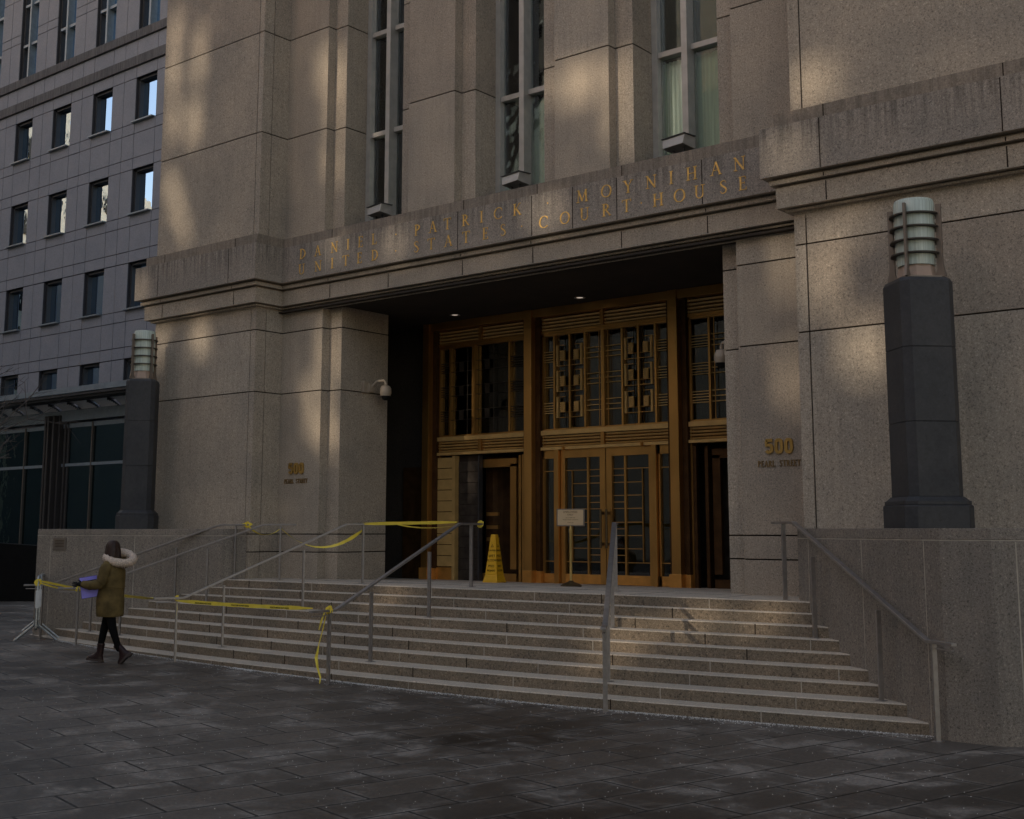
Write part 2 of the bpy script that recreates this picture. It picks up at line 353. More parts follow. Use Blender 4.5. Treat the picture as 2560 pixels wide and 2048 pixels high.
def textmesh(txt, size, mat, origin, xdir, zdir, parent, name='lettering', ext=.002, align='CENTER', sx=1.0):
    c = bpy.data.curves.new(name, 'FONT'); c.body = txt; c.size = size; c.extrude = ext; c.align_x = align; c.space_character = 1.05
    o = bpy.data.objects.new(name, c); COL.objects.link(o)
    bpy.context.view_layer.update()
    me = bpy.data.meshes.new_from_object(o); bpy.data.objects.remove(o); bpy.data.curves.remove(c)
    xd, zd = Vector(xdir).normalized(), Vector(zdir).normalized(); nd = xd.cross(zd)
    mt = Matrix((( xd.x * sx, zd.x, nd.x, origin[0]), (xd.y * sx, zd.y, nd.y, origin[1]), (xd.z * sx, zd.z, nd.z, origin[2]), (0, 0, 0, 1)))
    me.transform(mt); me.materials.clear(); me.materials.append(M[mat])
    r = bpy.data.objects.new(name, me); COL.objects.link(r)
    if parent: put(r, parent)
    return r

# ------------------------------------------------------------------ setting: ground
def gz(x): return max(0.0, .0095 * (-9 - x)) if x > -22 else .1235
mb = MB()
xs = [-160, -60, -40, -22, -9, 0, 40, 120]; ys = [-120, -40, 0, 30, 120]
for i in range(len(xs) - 1):
    for j in range(len(ys) - 1):
        a, b = xs[i], xs[i + 1]
        mb.add([(a, ys[j], gz(a)), (b, ys[j], gz(b)), (b, ys[j + 1], gz(b)), (a, ys[j + 1], gz(a))], [(0, 1, 2, 3)])
tag(mb.build('plaza_ground', 'paving'), kind='structure')

# ------------------------------------------------------------------ steps
Y0 = [13.78, 13.62, 13.40, 13.12, 12.85, 12.58, 12.28, 11.94, 11.62]
CR = [.001, .003, .004, .007, .0095, .0095, .0115, .0115, .012]
CL = [.0, .0015, .002, .003, .0055, .0065, .0085, .0095, .0105]
ZL, RS = 1.16, .13
def ky(k, x):
    return Y0[k] + (CR[k] if x > -12.6 else CL[k]) * (x + 12.6) ** 2
def zk(k): return ZL - RS * k
steps = thing('entrance_steps', 'wide curved flight of speckled brown granite steps with pale treads below the bronze doors', 'steps', (-12.6, 12.5, 0))
XL = [-18.1, -18.5, -18.9, -19.3, -19.8, -20.2, -20.6, -21.0, -21.4]; XR = [-6.4, -6.25, -6.0, -5.75, -5.5, -5.2, -4.95, -4.7, -4.45]
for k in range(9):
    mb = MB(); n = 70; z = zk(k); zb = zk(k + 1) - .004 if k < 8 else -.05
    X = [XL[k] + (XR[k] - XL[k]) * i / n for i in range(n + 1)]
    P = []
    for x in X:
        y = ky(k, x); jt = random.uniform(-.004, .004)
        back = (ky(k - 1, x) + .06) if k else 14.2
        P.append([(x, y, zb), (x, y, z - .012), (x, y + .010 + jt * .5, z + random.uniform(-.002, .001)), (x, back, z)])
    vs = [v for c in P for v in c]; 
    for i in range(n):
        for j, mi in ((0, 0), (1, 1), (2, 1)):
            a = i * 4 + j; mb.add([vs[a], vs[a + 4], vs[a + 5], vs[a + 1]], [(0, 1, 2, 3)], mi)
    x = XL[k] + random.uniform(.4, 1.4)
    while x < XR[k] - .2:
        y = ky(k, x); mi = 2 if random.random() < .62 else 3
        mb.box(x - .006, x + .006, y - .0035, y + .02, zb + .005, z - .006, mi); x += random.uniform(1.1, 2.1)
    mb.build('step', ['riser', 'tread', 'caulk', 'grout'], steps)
mb = MB()
mb.add([(-20, 14.19, ZL), (-4, 14.19, ZL), (-4, 14.97, ZL), (-20, 14.97, ZL)], [(0, 1, 2, 3)])
mb.add([(-18.2, 14.97, ZL), (-6, 14.97, ZL), (-6, 17.9, 1.07), (-18.2, 17.9, 1.07)], [(0, 1, 2, 3)])
for y in (14.6, 15.6, 16.6):
    zz = ZL if y < 14.97 else ZL - (y - 14.97) * .0307
    mb.box(-18, -6.2, y, y + .008, zz - .01, zz + .0015, 1)
for x in [-17 + 1.3 * i for i in range(9)]:
    mb.box(x, x + .008, 13.85, 14.95, ZL - .01, ZL + .0015, 1)
mb.build('landing', ['tread', 'grout'], steps)

# ------------------------------------------------------------------ courthouse
CH = thing('courthouse', 'brown granite courthouse front with tall windows, inscribed frieze and deep bronze entrance', 'building', (-12.13, 14.95, 0))
COURT = ['stone', 'grout', 'stone_pale', 'stone_deep']
def panels(mb, x0, x1, yf, dp, z0, z1, xj=(), zj=(), g=.018, mi=0, mg=1):
    XS = [x0] + sorted(x for x in xj if x0 < x < x1) + [x1]; ZS = [z0] + sorted(z for z in zj if z0 < z < z1) + [z1]
    for i in range(len(XS) - 1):
        for j in range(len(ZS) - 1):
            mb.box(XS[i] + (g / 2 if i else 0), XS[i + 1] - (g / 2 if i < len(XS) - 2 else 0), yf + random.uniform(0, .002), yf + dp,
                   ZS[j] + (g / 2 if j else 0), ZS[j + 1] - (g / 2 if j < len(ZS) - 2 else 0), random.choice((0, 0, 2, 3)))
    mb.box(x0 + .008, x1 - .008, yf + .022, yf + dp - .005, z0 + .004, z1 - .004, mg)
XO0, XO1 = -15.95, -8.31           # opening
ZJ = (1.62, 1.93, 4.445, 5.56)
UJ = (9.24, 11.18, 13.12)
XT = 12.0
# lower walls
mb = MB()
panels(mb, -20.35, -17.33, 14.15, .23, -.1, 5.95, (-17.47,), ZJ)
panels(mb, -20.30, -17.33, 14.393, .60, -.1, 5.95, (), ZJ)
panels(mb, -17.33, -16.26, 14.77, .40, 1.0, 5.95, (), ZJ)
panels(mb, -16.26, XO0, 14.95, 1.17, 1.0, 5.95, (), ZJ)
mb.build('wall', COURT, CH, bevel=.004)
mb = MB()
panels(mb, -8.00, -6.83, 14.77, .40, 1.0, 5.95, (), ZJ)
panels(mb, XO1, -8.00, 14.95, 1.17, 1.0, 5.95, (), ZJ)
panels(mb, -6.83, XT, 14.15, .60, -.1, 5.95, (-6.67, -2.2, 2.2, 6.6), ZJ)
mb.build('wall', COURT, CH, bevel=.004)
# upper walls
UZ0, UZ1 = 7.2, 15.2
mb = MB()
panels(mb, -20.40, -17.33, 14.15, .23, UZ0, UZ1, (-17.47,), UJ)
panels(mb, -20.35, -17.33, 14.393, .60, UZ0, UZ1, (), UJ)
panels(mb, -17.33, -16.26, 14.77, .40, UZ0, UZ1, (), UJ)
panels(mb, -16.26, -15.95, 14.95, .70, UZ0, UZ1, (), UJ)
panels(mb, -6.83, XT, 14.15, .60, UZ0, UZ1, (-6.67, -2.2, 2.2, 6.6), (9.9, 11.9, 13.9))
panels(mb, -8.00, -6.83, 14.77, .40, UZ0, UZ1, (), UJ)
panels(mb, -8.31, -8.00, 14.95, .70, UZ0, UZ1, (), UJ)
mb.build('upper_wall', COURT, CH, bevel=.004)
for (a, b, c, d) in ((-14.52, -14.20, -13.15, -12.85), (-11.42, -11.08, -10.06, -9.74)):
    mb = MB()
    panels(mb, a, b, 14.95, .70, UZ0, UZ1, (), UJ)
    panels(mb, c, d, 14.95, .70, UZ0, UZ1, (), UJ)
    panels(mb, b, c, 14.77, .88, UZ0, UZ1, (), UJ)
    mb.build('pilaster', COURT, CH, bevel=.004)
# structure behind the facade
mb = MB()
mb.box(-20.3, -17.6, 14.95, 19.5, -.1, 15.2); mb.box(-6.6, XT, 14.72, 19.5, -.1, 15.2)
mb.box(-17.6, -6.6, 18.9, 19.5, -.1, 15.2); mb.box(-17.6, -6.6, 16.3, 18.9, 6.2, 7.25); mb.box(-17.6, -6.6, 15.6, 18.9, 14.8, 15.2)
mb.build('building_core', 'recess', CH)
# entablature sweep
prof = [(-.02, 5.90), (0, 5.985), (.07, 5.985), (.075, 6.012), (.03, 6.014), (.03, 6.029), (.155, 6.029), (.16, 6.294), (.10, 6.294), (.10, 6.325), (.215, 6.325),
        (.22, 6.38), (.15, 6.38), (.15, 6.416), (.30, 6.416), (.30, 7.06), (.16, 7.075), (.16, 7.27), (.0, 7.31), (-.04, 7.33)]
def plan(p): return [(-20.35 - p, 15.2), (-20.35 - p, 14.15 - p), (-17.33 + p, 14.15 - p), (-17.33 + p, 14.77 - p), (-6.83 - p, 14.77 - p), (-6.83 - p, 14.15 - p), (XT, 14.15 - p)]
mb = MB(); mc = MB()
for i in range(len(prof) - 1):
    (p0, z0), (p1, z1) = prof[i], prof[i + 1]; A, B = plan(p0), plan(p1)
    tgt = mb if i < 14 else mc; wm = 3 if i >= 15 else 0
    for k in range(6):
        tgt.add([(*A[k], z0), (*A[k + 1], z0), (*B[k + 1], z1), (*B[k], z1)], [(0, 1, 2, 3)], wm)
def jl(m, xs_, y, z0, z1, mi):
    for x in xs_: m.box(x - .007, x + .007, y - .0015, y + .01, z0, z1, mi)
jl(mb, (-19.93, -17.78, -6.31, -4.13, -1.9, .4), 13.99, 6.04, 6.285, 1); jl(mb, (-19.92, -17.78, -6.31, -4.12), 13.93, 6.33, 6.375, 1)
jl(mb, (-15.91, -14.48, -12.82, -11.39, -9.76, -8.34), 14.61, 6.04, 6.285, 1); jl(mb, (-15.9, -12.81, -11.38, -8.33), 14.55, 6.33, 6.375, 1)
jl(mc, (-19.91, -17.78, -6.31, -4.12, -1.9), 13.85, 6.42, 7.05, 1); jl(mc, (-12.8, -11.3, -10.53, -9.74, -8.33), 14.47, 6.42, 7.05, 1)
jl(mc, (-15.88,), 14.47, 6.42, 7.05, 2)
jl(mc, (-19.91, -17.78, -6.31, -4.12, -1.9), 13.99, 7.08, 7.265, 1); jl(mc, (-15.88, -12.8, -11.3, -9.74), 14.61, 7.08, 7.265, 1)
mb.build('cornice', ['stone', 'grout'], CH)
mc.build('frieze', ['frieze', 'grout', 'caulk', 'wash'], CH)
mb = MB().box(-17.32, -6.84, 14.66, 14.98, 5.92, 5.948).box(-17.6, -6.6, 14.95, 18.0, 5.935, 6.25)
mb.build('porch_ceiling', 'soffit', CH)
# inscription
L1 = "DANIEL.PATRICK.MOYNIHAN"; X1 = [-16.48, -16.09, -15.66, -15.32, -15.01, -14.68, -14.17, -13.68, -13.34, -13.02, -12.63, -12.3, -11.96, -11.58, -10.99, -10.35, -9.92, -9.54, -9.15, -8.82, -8.49, -8.11, -7.75]
L2 = "UNITED.STATES.COURT.HOUSE"; X2 = [-16.5, -16.07, -15.71, -15.37, -15.03, -14.66, -14.17, -13.7, -13.37, -13.0, -12.62, -12.22, -11.86, -11.49, -11.07, -10.67, -10.31, -9.92, -9.57, -9.32, -9.04, -8.69, -8.37, -8.0, -7.71]
mb = MB()
for ch, x in zip(L1, X1): glyph(mb, ch, x, 6.79, .185, 14.468, th=.004, wide=1.08)
for ch, x in zip(L2, X2): glyph(mb, ch, x, 6.51, .185, 14.468, th=.004, wide=1.08)
mb.build('inscription', 'gold', CH)

# tall windows
for wi, (x0, x1) in enumerate(((-15.95, -14.52), (-12.85, -11.42), (-9.74, -8.31))):
    xm = x0 + .58; z0, z1 = 7.2, 14.9
    mb = MB()
    mb.box(x0 + .002, x0 + .10, 15.47, 15.64, z0, z1); mb.box(x1 - .10, x1 - .002, 15.47, 15.64, z0, z1); mb.box(xm, xm + .10, 15.38, 15.66, z0, z1)
    for zt in UJ:
        mb.box(x0 + .1, xm, 15.50, 15.64, zt - .09, zt - .005); mb.box(xm + .1, x1 - .1, 15.50, 15.64, zt - .09, zt - .005)
    mb.box(x0 + .1, x1 - .1, 15.5, 15.64, z0, z0 + .3)
    f = mb.build('window', 'alu', CH)
    mb = MB().box(x0 + .1, xm, 15.585, 15.595, z0 + .3, z1).box(xm + .1, x1 - .1, 15.585, 15.595, z0 + .3, z1)
    mb.build('pane', 'glass', f)
    for xa, xb, cm, yy in ((x0 - .25, x0 + .13, 'curtain_green', 15.70), (x0 + .13, x0 + .50, 'curtain', 15.70), (x0 + .50, x1 - .06, 'curtain_green', 15.72)):
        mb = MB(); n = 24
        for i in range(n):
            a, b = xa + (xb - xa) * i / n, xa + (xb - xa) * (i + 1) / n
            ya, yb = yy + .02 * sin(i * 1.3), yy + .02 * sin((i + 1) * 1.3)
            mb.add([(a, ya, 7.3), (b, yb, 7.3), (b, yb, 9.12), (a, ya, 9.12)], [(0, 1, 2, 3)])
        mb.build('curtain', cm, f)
    mb = MB().box(x0 + .02, x1 - .02, 15.95, 15.97, z0, z1)
    mb.build('dark_backing', 'room', f)

# bronze entrance screen -------------------------------------------------
YD = 17.55
def bx(mb, x0, x1, z0, z1, y0, y1, mi=0): mb.box(x0, x1, y0, y1, z0, z1, mi)
for xa, xb, mid in ((-16.18, -16.02, 0), (-13.70, -13.53, 0), (-10.67, -10.50, 0), (-8.18, -8.02, 0)):
    mb = MB()
    bx(mb, xa, xb, 1.06, 5.93, 17.30, 17.62); bx(mb, xa - .10, xb + .10, 1.06, 5.93, 17.42, 17.66, 1); bx(mb, xa - .13, xb + .13, 1.06, 5.93, 17.50, 17.67, 0)
    bx(mb, xa - .02, xb + .02, 1.05, 1.30, 17.27, 17.62, 2); bx(mb, xa - .12, xb + .12, 1.05, 1.29, 17.40, 17.66, 2)
    mb.build('bronze_post', ['bronze', 'bronze_dark', 'bronze_plate'], CH, bevel=.004)
def grille(fl, fr, cols, kinds, mats=('bronze', 'bronze_lit')):
    """transom window: cols = vertical bars, kinds per column"""
    cx = (fl + fr) / 2; zb, zt = 3.765, 5.45
    mb = MB()
    bx(mb, fl - .03, fl + .012, zb - .02, zt + .03, 17.50, 17.60); bx(mb, fr - .012, fr + .03, zb - .02, zt + .03, 17.50, 17.60)
    bx(mb, fl, fr, zb - .02, zb + .012, 17.50, 17.60); bx(mb, fl, fr, zt - .01, zt + .03, 17.50, 17.60)
    for c in cols: bx(mb, c - .018, c + .018, zb, zt, 17.49, 17.60)
    bx(mb, cx - .034, cx + .034, zb, zt, 17.47, 17.60)
    t = .013
    E = [fl] + list(cols[:len(cols) // 2]) + [cx] + list(cols[len(cols) // 2:]) + [fr]
    for i, kd in enumerate(kinds):
        a, b = E[i], E[i + 1]
        for z in (5.156, 4.699, 4.236):
            if kd in 'aA':
                v = a + .09 if kd == 'a' else b - .09
                for q in (0, -.047, -.093, -.139, -.180):
                    p0, p1 = (v, b) if kd == 'a' else (a, v)
                    if q in (0, -.180): p0, p1 = a, b
                    bx(mb, p0, p1, z + q - t / 2, z + q + t / 2, 17.515, 17.53, 1)
            elif kd in 'dD':
                for q in (.004, -.087, -.175):
                    bx(mb, a, b, z + q - t / 2, z + q + t / 2, 17.515, 17.53, 1)
            elif kd in 'bB':
                sgn = 1 if kd == 'b' else -1; o = a if kd == 'b' else b
                w = abs(b - a); bar0 = o + sgn * w * .22
                bx(mb, bar0 - .02, bar0 + .02, z - .275, z + .10, 17.48, 17.52, 1)
                blk = sorted((bar0 + sgn * .065, bar0 + sgn * .16)); vb = o + sgn * w * .72
                bx(mb, min(bar0, vb), max(bar0, vb), z + .09, z + .10, 17.495, 17.515); bx(mb, min(bar0, o + sgn * w), max(bar0, o + sgn * w), z - .275, z - .265, 17.495, 17.515)
                bx(mb, min(bar0 + sgn * .04, vb), max(bar0 + sgn * .04, vb), z - .003, z + .004, 17.50, 17.515); bx(mb, min(o, o + sgn * w), max(o, o + sgn * w), z - .182, z - .175, 17.50, 17.515)
                bx(mb, blk[0], blk[1], z - .175, z - .004, 17.49, 17.51, 1)
                for r in range(5): bx(mb, blk[0], blk[1], z - .168 + r * .034, z - .150 + r * .034, 17.475, 17.49, 1)
                bx(mb, vb - .005, vb + .005, zb, zt, 17.505, 17.52); bx(mb, vb + sgn * .045 - .003, vb + sgn * .045 + .003, zb, zt, 17.505, 17.52)
        if kd in 'eE':
            xc = b - .32 if kd == 'e' else a + .32
            for z in (5.156, 4.699, 4.236):
                bx(mb, xc - .05, xc + .05, z - .175, z - .004, 17.49, 17.51, 1)
                for q in (.004, -.175): bx(mb, a, b, z + q - .005, z + q + .005, 17.515, 17.53, 1)
            bx(mb, xc + .14, xc + .148, zb, zt, 17.505, 17.52, 1)
        if kd in 'aA':
            v = a + .09 if kd == 'a' else b - .09; bx(mb, v - .006, v + .006, zb, zt, 17.50, 17.52)
        if kd == 'd': bx(mb, b - .095, b - .085, zb, zt, 17.50, 17.52)
        if kd == 'D': bx(mb, a + .085, a + .095, zb, zt, 17.50, 17.52)
    f = mb.build('transom_window', list(mats), CH)
    g = MB().box(fl, fr, 17.565, 17.575, zb, zt); g.build('pane', 'glass_dark', f)
    c = MB(); n = int((fr - fl) / .055)
    for i in range(n):
        a, b = fl + (fr - fl) * i / n, fl + (fr - fl) * (i + 1) / n
        if (i // 9) % 3 == 1: continue
        c.add([(a, 17.9 + .03 * sin(i * 1.7), 3.6), (b, 17.9 + .03 * sin((i + 1) * 1.7), 3.6), (b, 17.9 + .03 * sin((i + 1) * 1.7), 5.3), (a, 17.9 + .03 * sin(i * 1.7), 5.3)], [(0, 1, 2, 3)])
    c.build('curtain', 'curtain_grey', f)
grille(-13.50, -10.70, (-13.16, -12.82, -12.49, -11.71, -11.38, -11.04), 'abBdDbBA')
grille(-16.33, -13.75, (-15.65, -14.19), 'aeEA', ['bronze', 'bronze_shade'])
grille(-10.45, -7.87, (-10.01, -8.55), 'aDdA')
# louvre bands and beams
for xa, xb in ((-16.0, -13.72), (-13.50, -10.70), (-10.48, -8.2)):
    xm = (xa + xb) / 2
    for z0, z1, nr in ((5.53, 5.78, 4), (3.45, 3.665, 4)):
        mb = MB(); bx(mb, xa, xb, z0, z1, 17.56, 17.62, 1)
        for r in range(nr):
            zc = z0 + (z1 - z0) * (r + .5) / nr; hh = (z1 - z0) / nr * .40
            vs = []
            for x in (xa, xb): vs += [(x, 17.56, zc - hh), (x, 17.50, zc - hh * .6), (x, 17.485, zc + hh * .5), (x, 17.56, zc + hh)]
            mb.add(vs, [(0, 4, 5, 1), (1, 5, 6, 2), (2, 6, 7, 3)], 2)
        if z0 > 5: bx(mb, xa, xb, 5.475, 5.53, 17.48, 17.6); bx(mb, xm - .035, xm + .035, 5.53, 5.79, 17.45, 17.6)
        else:
            bx(mb, xa, xb, 3.665, 3.745, 17.45, 17.6, 2); bx(mb, xa, xb, 3.40, 3.45, 17.44, 17.6, 2); bx(mb, xm - .035, xm + .035, 3.45, 3.67, 17.44, 17.6)
        mb.build('louvre_band', ['bronze', 'bronze_dark', 'bronze_lit'], CH)
mb = MB().box(-16.2, -8.0, 17.33, 17.7, 5.785, 5.93)
mb.build('top_beam', 'bronze', CH, bevel=.004)
# double door with sidelights
def door(xa, xb, mir):
    mb = MB(); ya, yb = 17.50, 17.56
    f = (lambda x: x) if not mir else (lambda x: xa + xb - x)
    def B_(x0, x1, z0, z1, y0=ya, y1=yb, mi=0):
        u, v = sorted((f(x0), f(x1))); mb.box(u, v, y0, y1, z0, z1, mi)
    gl, gr = xa + .09, xb - .12
    B_(xa, gl, 1.09, 3.40); B_(gr, xb - .004, 1.09, 3.40); B_(gl, gr, 3.25, 3.40); B_(gl, gr, 1.09, 1.25, mi=1)
    B_(xa + .57 - .018, xa + .57 + .018, 1.25, 3.25, 17.51, 17.55)
    B_(xa + .23 - .007, xa + .23 + .007, 1.46, 3.03, 17.515, 17.54)
    for i, z in enumerate((3.03, 2.80, 2.58, 2.36, 2.13, 1.91, 1.69, 1.46)):
        B_(xa + .23 if 0 < i < 7 else gl, xa + .57, z - .007, z + .007, 17.515, 17.54)
    for i, z in enumerate((3.03, 2.92, 2.80, 2.58, 2.47, 2.36, 2.13, 2.02, 1.91, 1.69, 1.58, 1.46)): B_(xa + .57, gr, z - .006, z + .006, 17.515, 17.54)
    d = mb.build('door', ['bronze', 'bronze_plate'], CH, bevel=.002)
    u, v = sorted((f(gl), f(gr))); MB().box(u, v, 17.545, 17.552, 1.25, 3.25).build('pane', 'glass_dark', d)
    hx = f(xb - .055); h = MB(); h.tube([(hx, 17.42, 1.70), (hx, 17.42, 2.35)], .020, 10); h.box(hx - .02, hx + .02, 17.42, 17.50, 1.74, 1.79); h.box(hx - .02, hx + .02, 17.42, 17.50, 2.26, 2.31)
    h.build('handle', 'brass_dark', d, smooth=True)
door(-13.03, -12.08, False); door(-12.072, -11.12, True)
for xa, xb in ((-13.50, -13.15), (-11.02, -10.70)):
    mb = MB(); bx(mb, xa, xa + .035, 1.09, 3.40, 17.50, 17.56); bx(mb, xb - .035, xb, 1.09, 3.40, 17.50, 17.56)
    bx(mb, xa, xb, 3.25, 3.40, 17.5, 17.56); bx(mb, xa, xb, 1.09, 1.25, 17.5, 17.56, 1); bx(mb, xa, xb, 3.02, 3.035, 17.51, 17.54); bx(mb, xa, xb, 1.455, 1.47, 17.51, 17.54)
    s_ = mb.build('sidelight', ['bronze', 'bronze_plate'], CH); MB().box(xa, xb, 17.545, 17.552, 1.25, 3.25).build('pane', 'glass_dark', s_)
mb = MB()
bx(mb, -13.14, -13.04, 1.07, 3.40, 17.44, 17.58); bx(mb, -11.11, -11.03, 1.07, 3.40, 17.44, 17.58)
mb.box(-12.93, -12.90, 17.38, 17.48, 3.385, 3.45); mb.box(-11.30, -11.27, 17.38, 17.48, 3.385, 3.45)
mb.build('door_jamb', 'bronze', CH, bevel=.003)
# side bays: ribbed panels and revolving door drum
for sgn in (1, -1):
    fx = (lambda x: x) if sgn == 1 else (lambda x: -24.2 - x)
    def BB(m, x0, x1, z0, z1, y0, y1, mi=0):
        u, v = sorted((fx(x0), fx(x1))); m.box(u, v, y0, y1, z0, z1, mi)
    mb = MB(); BB(mb, -16.0, -15.52, 1.32, 3.36, 17.50, 17.56, 1)
    for r in range(10):
        z = 1.33 + r * .2035; BB(mb, -15.99, -15.54, z, z + .19, 17.47, 17.50, 0)
    BB(mb, -16.02, -15.52, 1.07, 1.31, 17.45, 17.55, 2); BB(mb, -15.52, -15.45, 1.07, 3.38, 17.43, 17.56, 0)
    mb.build('ribbed_panel', ['bronze_lit', 'bronze_dark', 'bronze_plate'] if sgn == 1 else ['bronze_dark', 'bronze_dark', 'bronze_shade'], CH)
    mb = MB(); BB(mb, -15.45, -14.92, 1.07, 3.38, 17.55, 17.60, 3)
    for r in range(11):
        z = 1.08 + r * .2; BB(mb, -15.44, -14.93, z, z + .19, 17.53, 17.55, 0)
    BB(mb, -14.94, -14.91, 1.07, 3.38, 17.50, 17.60, 1)
    mb.build('dark_panel', ['bronze_shade', 'darkalu', 'bronze', 'grout'], CH)
    # revolving door: curved drum wall, rails, stile
    mb = MB(); cx, cy, rr = -14.55, 18.0, .62
    for a in range(0, 180, 12):
        a0, a1 = radians(180 - a), radians(180 - a - 12)
        p = [(cx + rr * cos(a0), cy + .35 * sin(a0)), (cx + rr * cos(a1), cy + .35 * sin(a1))]
        mb.add([(fx(p[0][0]), p[0][1], 1.07), (fx(p[1][0]), p[1][1], 1.07), (fx(p[1][0]), p[1][1], 3.38), (fx(p[0][0]), p[0][1], 3.38)], [(0, 1, 2, 3)], 1)
    BB(mb, -14.27, -14.13, 1.30, 3.2, 17.62, 17.70, 0); BB(mb, -14.92, -14.13, 3.15, 3.30, 17.62, 17.70, 0); BB(mb, -14.92, -14.13, 1.07, 1.22, 17.62, 17.70, 0)
    for z in (2.26, 2.02, 1.80): BB(mb, -14.90, -14.62, z, z + .065, 17.70, 17.74, 0)
    BB(mb, -14.06, -14.0, 1.07, 3.35, 17.60, 17.72, 0); BB(mb, -13.90, -13.84, 1.07, 3.35, 17.50, 17.58, 0)
    mb.build('revolving_door', ['bronze', 'bronze_dark'] if sgn == 1 else ['bronze_dark', 'bronze_shade'], CH)
# recess side walls, lit downlights, interior
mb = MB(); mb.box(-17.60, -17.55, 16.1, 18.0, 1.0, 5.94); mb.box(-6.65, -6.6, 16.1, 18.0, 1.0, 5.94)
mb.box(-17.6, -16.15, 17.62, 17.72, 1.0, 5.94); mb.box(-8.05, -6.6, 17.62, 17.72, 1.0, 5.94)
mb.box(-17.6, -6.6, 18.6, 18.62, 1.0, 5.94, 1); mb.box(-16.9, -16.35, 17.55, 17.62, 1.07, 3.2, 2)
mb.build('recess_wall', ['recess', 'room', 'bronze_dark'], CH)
for x, y in ((-14.96, 16.85), (-12.16, 16.9)):
    mb = MB(); mb.lathe((x, y, 5.925), [(.07, .02), (.10, .0), (.08, -.004), (.06, .008)], 20); mb.lathe((x, y, 5.929), [(0, 0), (.055, 0)], 20, 1)
    em, n_, l_, p_ = newmat('downlight_glow'); p_.inputs['Emission Color'].default_value = (1, .8, .65, 1); p_.inputs['Emission Strength'].default_value = .04
    mb.build('downlight', ['alu', em], CH)

# ------------------------------------------------------------------ address signs
def seg_digit(mb, ch, cx, z0, h, y):
    w = h * .60; t = h * .21
    if ch == '0':
        pts = []
        for i in range(33):
            a = 2 * pi * i / 32; e = .62
            pts.append((cx + (w / 2 - t / 2) * math.copysign(abs(cos(a)) ** e, cos(a)), z0 + h / 2 + (h / 2 - t / 2) * math.copysign(abs(sin(a)) ** e, sin(a))))
    else:
        a, b = cx - w / 2 + t / 2, cx + w / 2 - t / 2
        pts = [(b + t * .3, z0 + h - t / 2), (a, z0 + h - t / 2), (a, z0 + h * .80), (a, z0 + h * .56), (cx, z0 + h * .60), (b - .1 * t, z0 + h * .54), (b, z0 + h * .42), (b, z0 + h * .2), (b - .3 * t, z0 + t * .8), (cx, z0 + t / 2), (a + .2 * t, z0 + t * .8), (a, z0 + h * .24)]
    v2 = ribbon2d(pts, [t] * len(pts)); n = len(v2) // 2; o = 2 * n
    vs = [(x, y - .022, z) for x, z in v2] + [(x, y + .004, z) for x, z in v2]; fs = []
    for i in range(n - 1):
        a, b, c, d = 2 * i, 2 * i + 1, 2 * i + 3, 2 * i + 2
        fs += [(a, b, c, d), (a, d, d + o, a + o), (b, b + o, c + o, c)]
    mb.add(vs, fs)
def address(cx, label):
    t = thing('address_sign', label, 'address sign', (cx, 14.77, 2.8), 'street address signs beside the entrance')
    for i, ch in enumerate('500'):
        mb = MB(); seg_digit(mb, ch, cx + (i - 1) * .140, 2.985, .20, 14.768); mb.build('numeral', 'sign_brass', t)
    mb = MB(); s = 'PEARL STREET'; x = cx - .315
    for ch in s:
        if ch == ' ': x += .055; continue
        w = GL[ch][0] * .078 * .84; glyph(mb, ch, x + w / 2, 2.822, .078, 14.768, th=.009, wide=.84, bold=1.45); x += w + .006
    mb.build('street_name', 'street_brass', t)
address(-16.85, 'raised brass street number 500 on the wall strip left of the doorway')
address(-7.44, 'raised brass street number 500 on the wall strip right of the doorway')

# ------------------------------------------------------------------ podium walls beside the steps
def podium(name, label, poly, jt, capm='cheek'):
    t = thing(name, label, 'wall', (poly[0][0], poly[0][1], 0), 'granite podium walls flanking the steps')
    mb = MB(); mb.prism(poly, -.05, 1.895, 0)
    p0, p1 = Vector(poly[0]), Vector(poly[1]); d = (p1 - p0).normalized(); nrm = Vector((d.y, -d.x))
    for (a, b, s_) in jt:           # pale caulk joints: edge index, distance, sign
        q0, q1 = Vector(poly[a]), Vector(poly[(a + 1) % len(poly)]); dd = (q1 - q0).normalized(); nn = Vector((dd.y, -dd.x)) * s_
        c = q0 + dd * b
        P = [c - dd * .006 + nn * .002, c + dd * .006 + nn * .002, c + dd * .006 - nn * .01, c - dd * .006 - nn * .01]
        mb.prism([tuple(v) for v in P], .0, 1.89, 1)
    mb.build('wall_face', ['cheek', 'caulk'], t)
    cap = MB(); cap.prism(poly, 1.907, 2.018, 0); cap.build('coping', capm, t, bevel=.006)
    c2 = MB(); cxm = sum(p[0] for p in poly) / len(poly); cym = sum(p[1] for p in poly) / len(poly)
    c2.prism([(x + (.002 if x < cxm else -.002) * -1, y + (-.002 if y < cym else .002)) for x, y in poly], 1.8955, 1.9065, 0); c2.build('mortar_line', 'caulk', t)
    return t
podium('podium_wall', 'speckled granite podium wall left of the steps, with a small plaque and pale joints',
       [(-21.2, 12.40), (-17.55, 13.74), (-17.40, 14.14), (-21.55, 14.14), (-21.45, 12.62)], ((0, .30, 1), (0, 2.1, 1)))
podium('podium_wall', 'darker granite podium wall right of the steps, at the right edge of the photo',
       [(-6.84, 13.98), (-4.45, 12.17), (-3.95, 12.17), (-2.9, 12.72), (8.0, 12.72), (8.0, 14.14), (-6.84, 14.14)],
       ((0, 2.72, 1), (0, 1.50, 1), (0, .27, 1), (2, .22, 1)))
pq = thing('plaque', 'small square bronze plaque on the left end of the left podium wall', 'plaque', (-20.7, 12.55, 1.7))
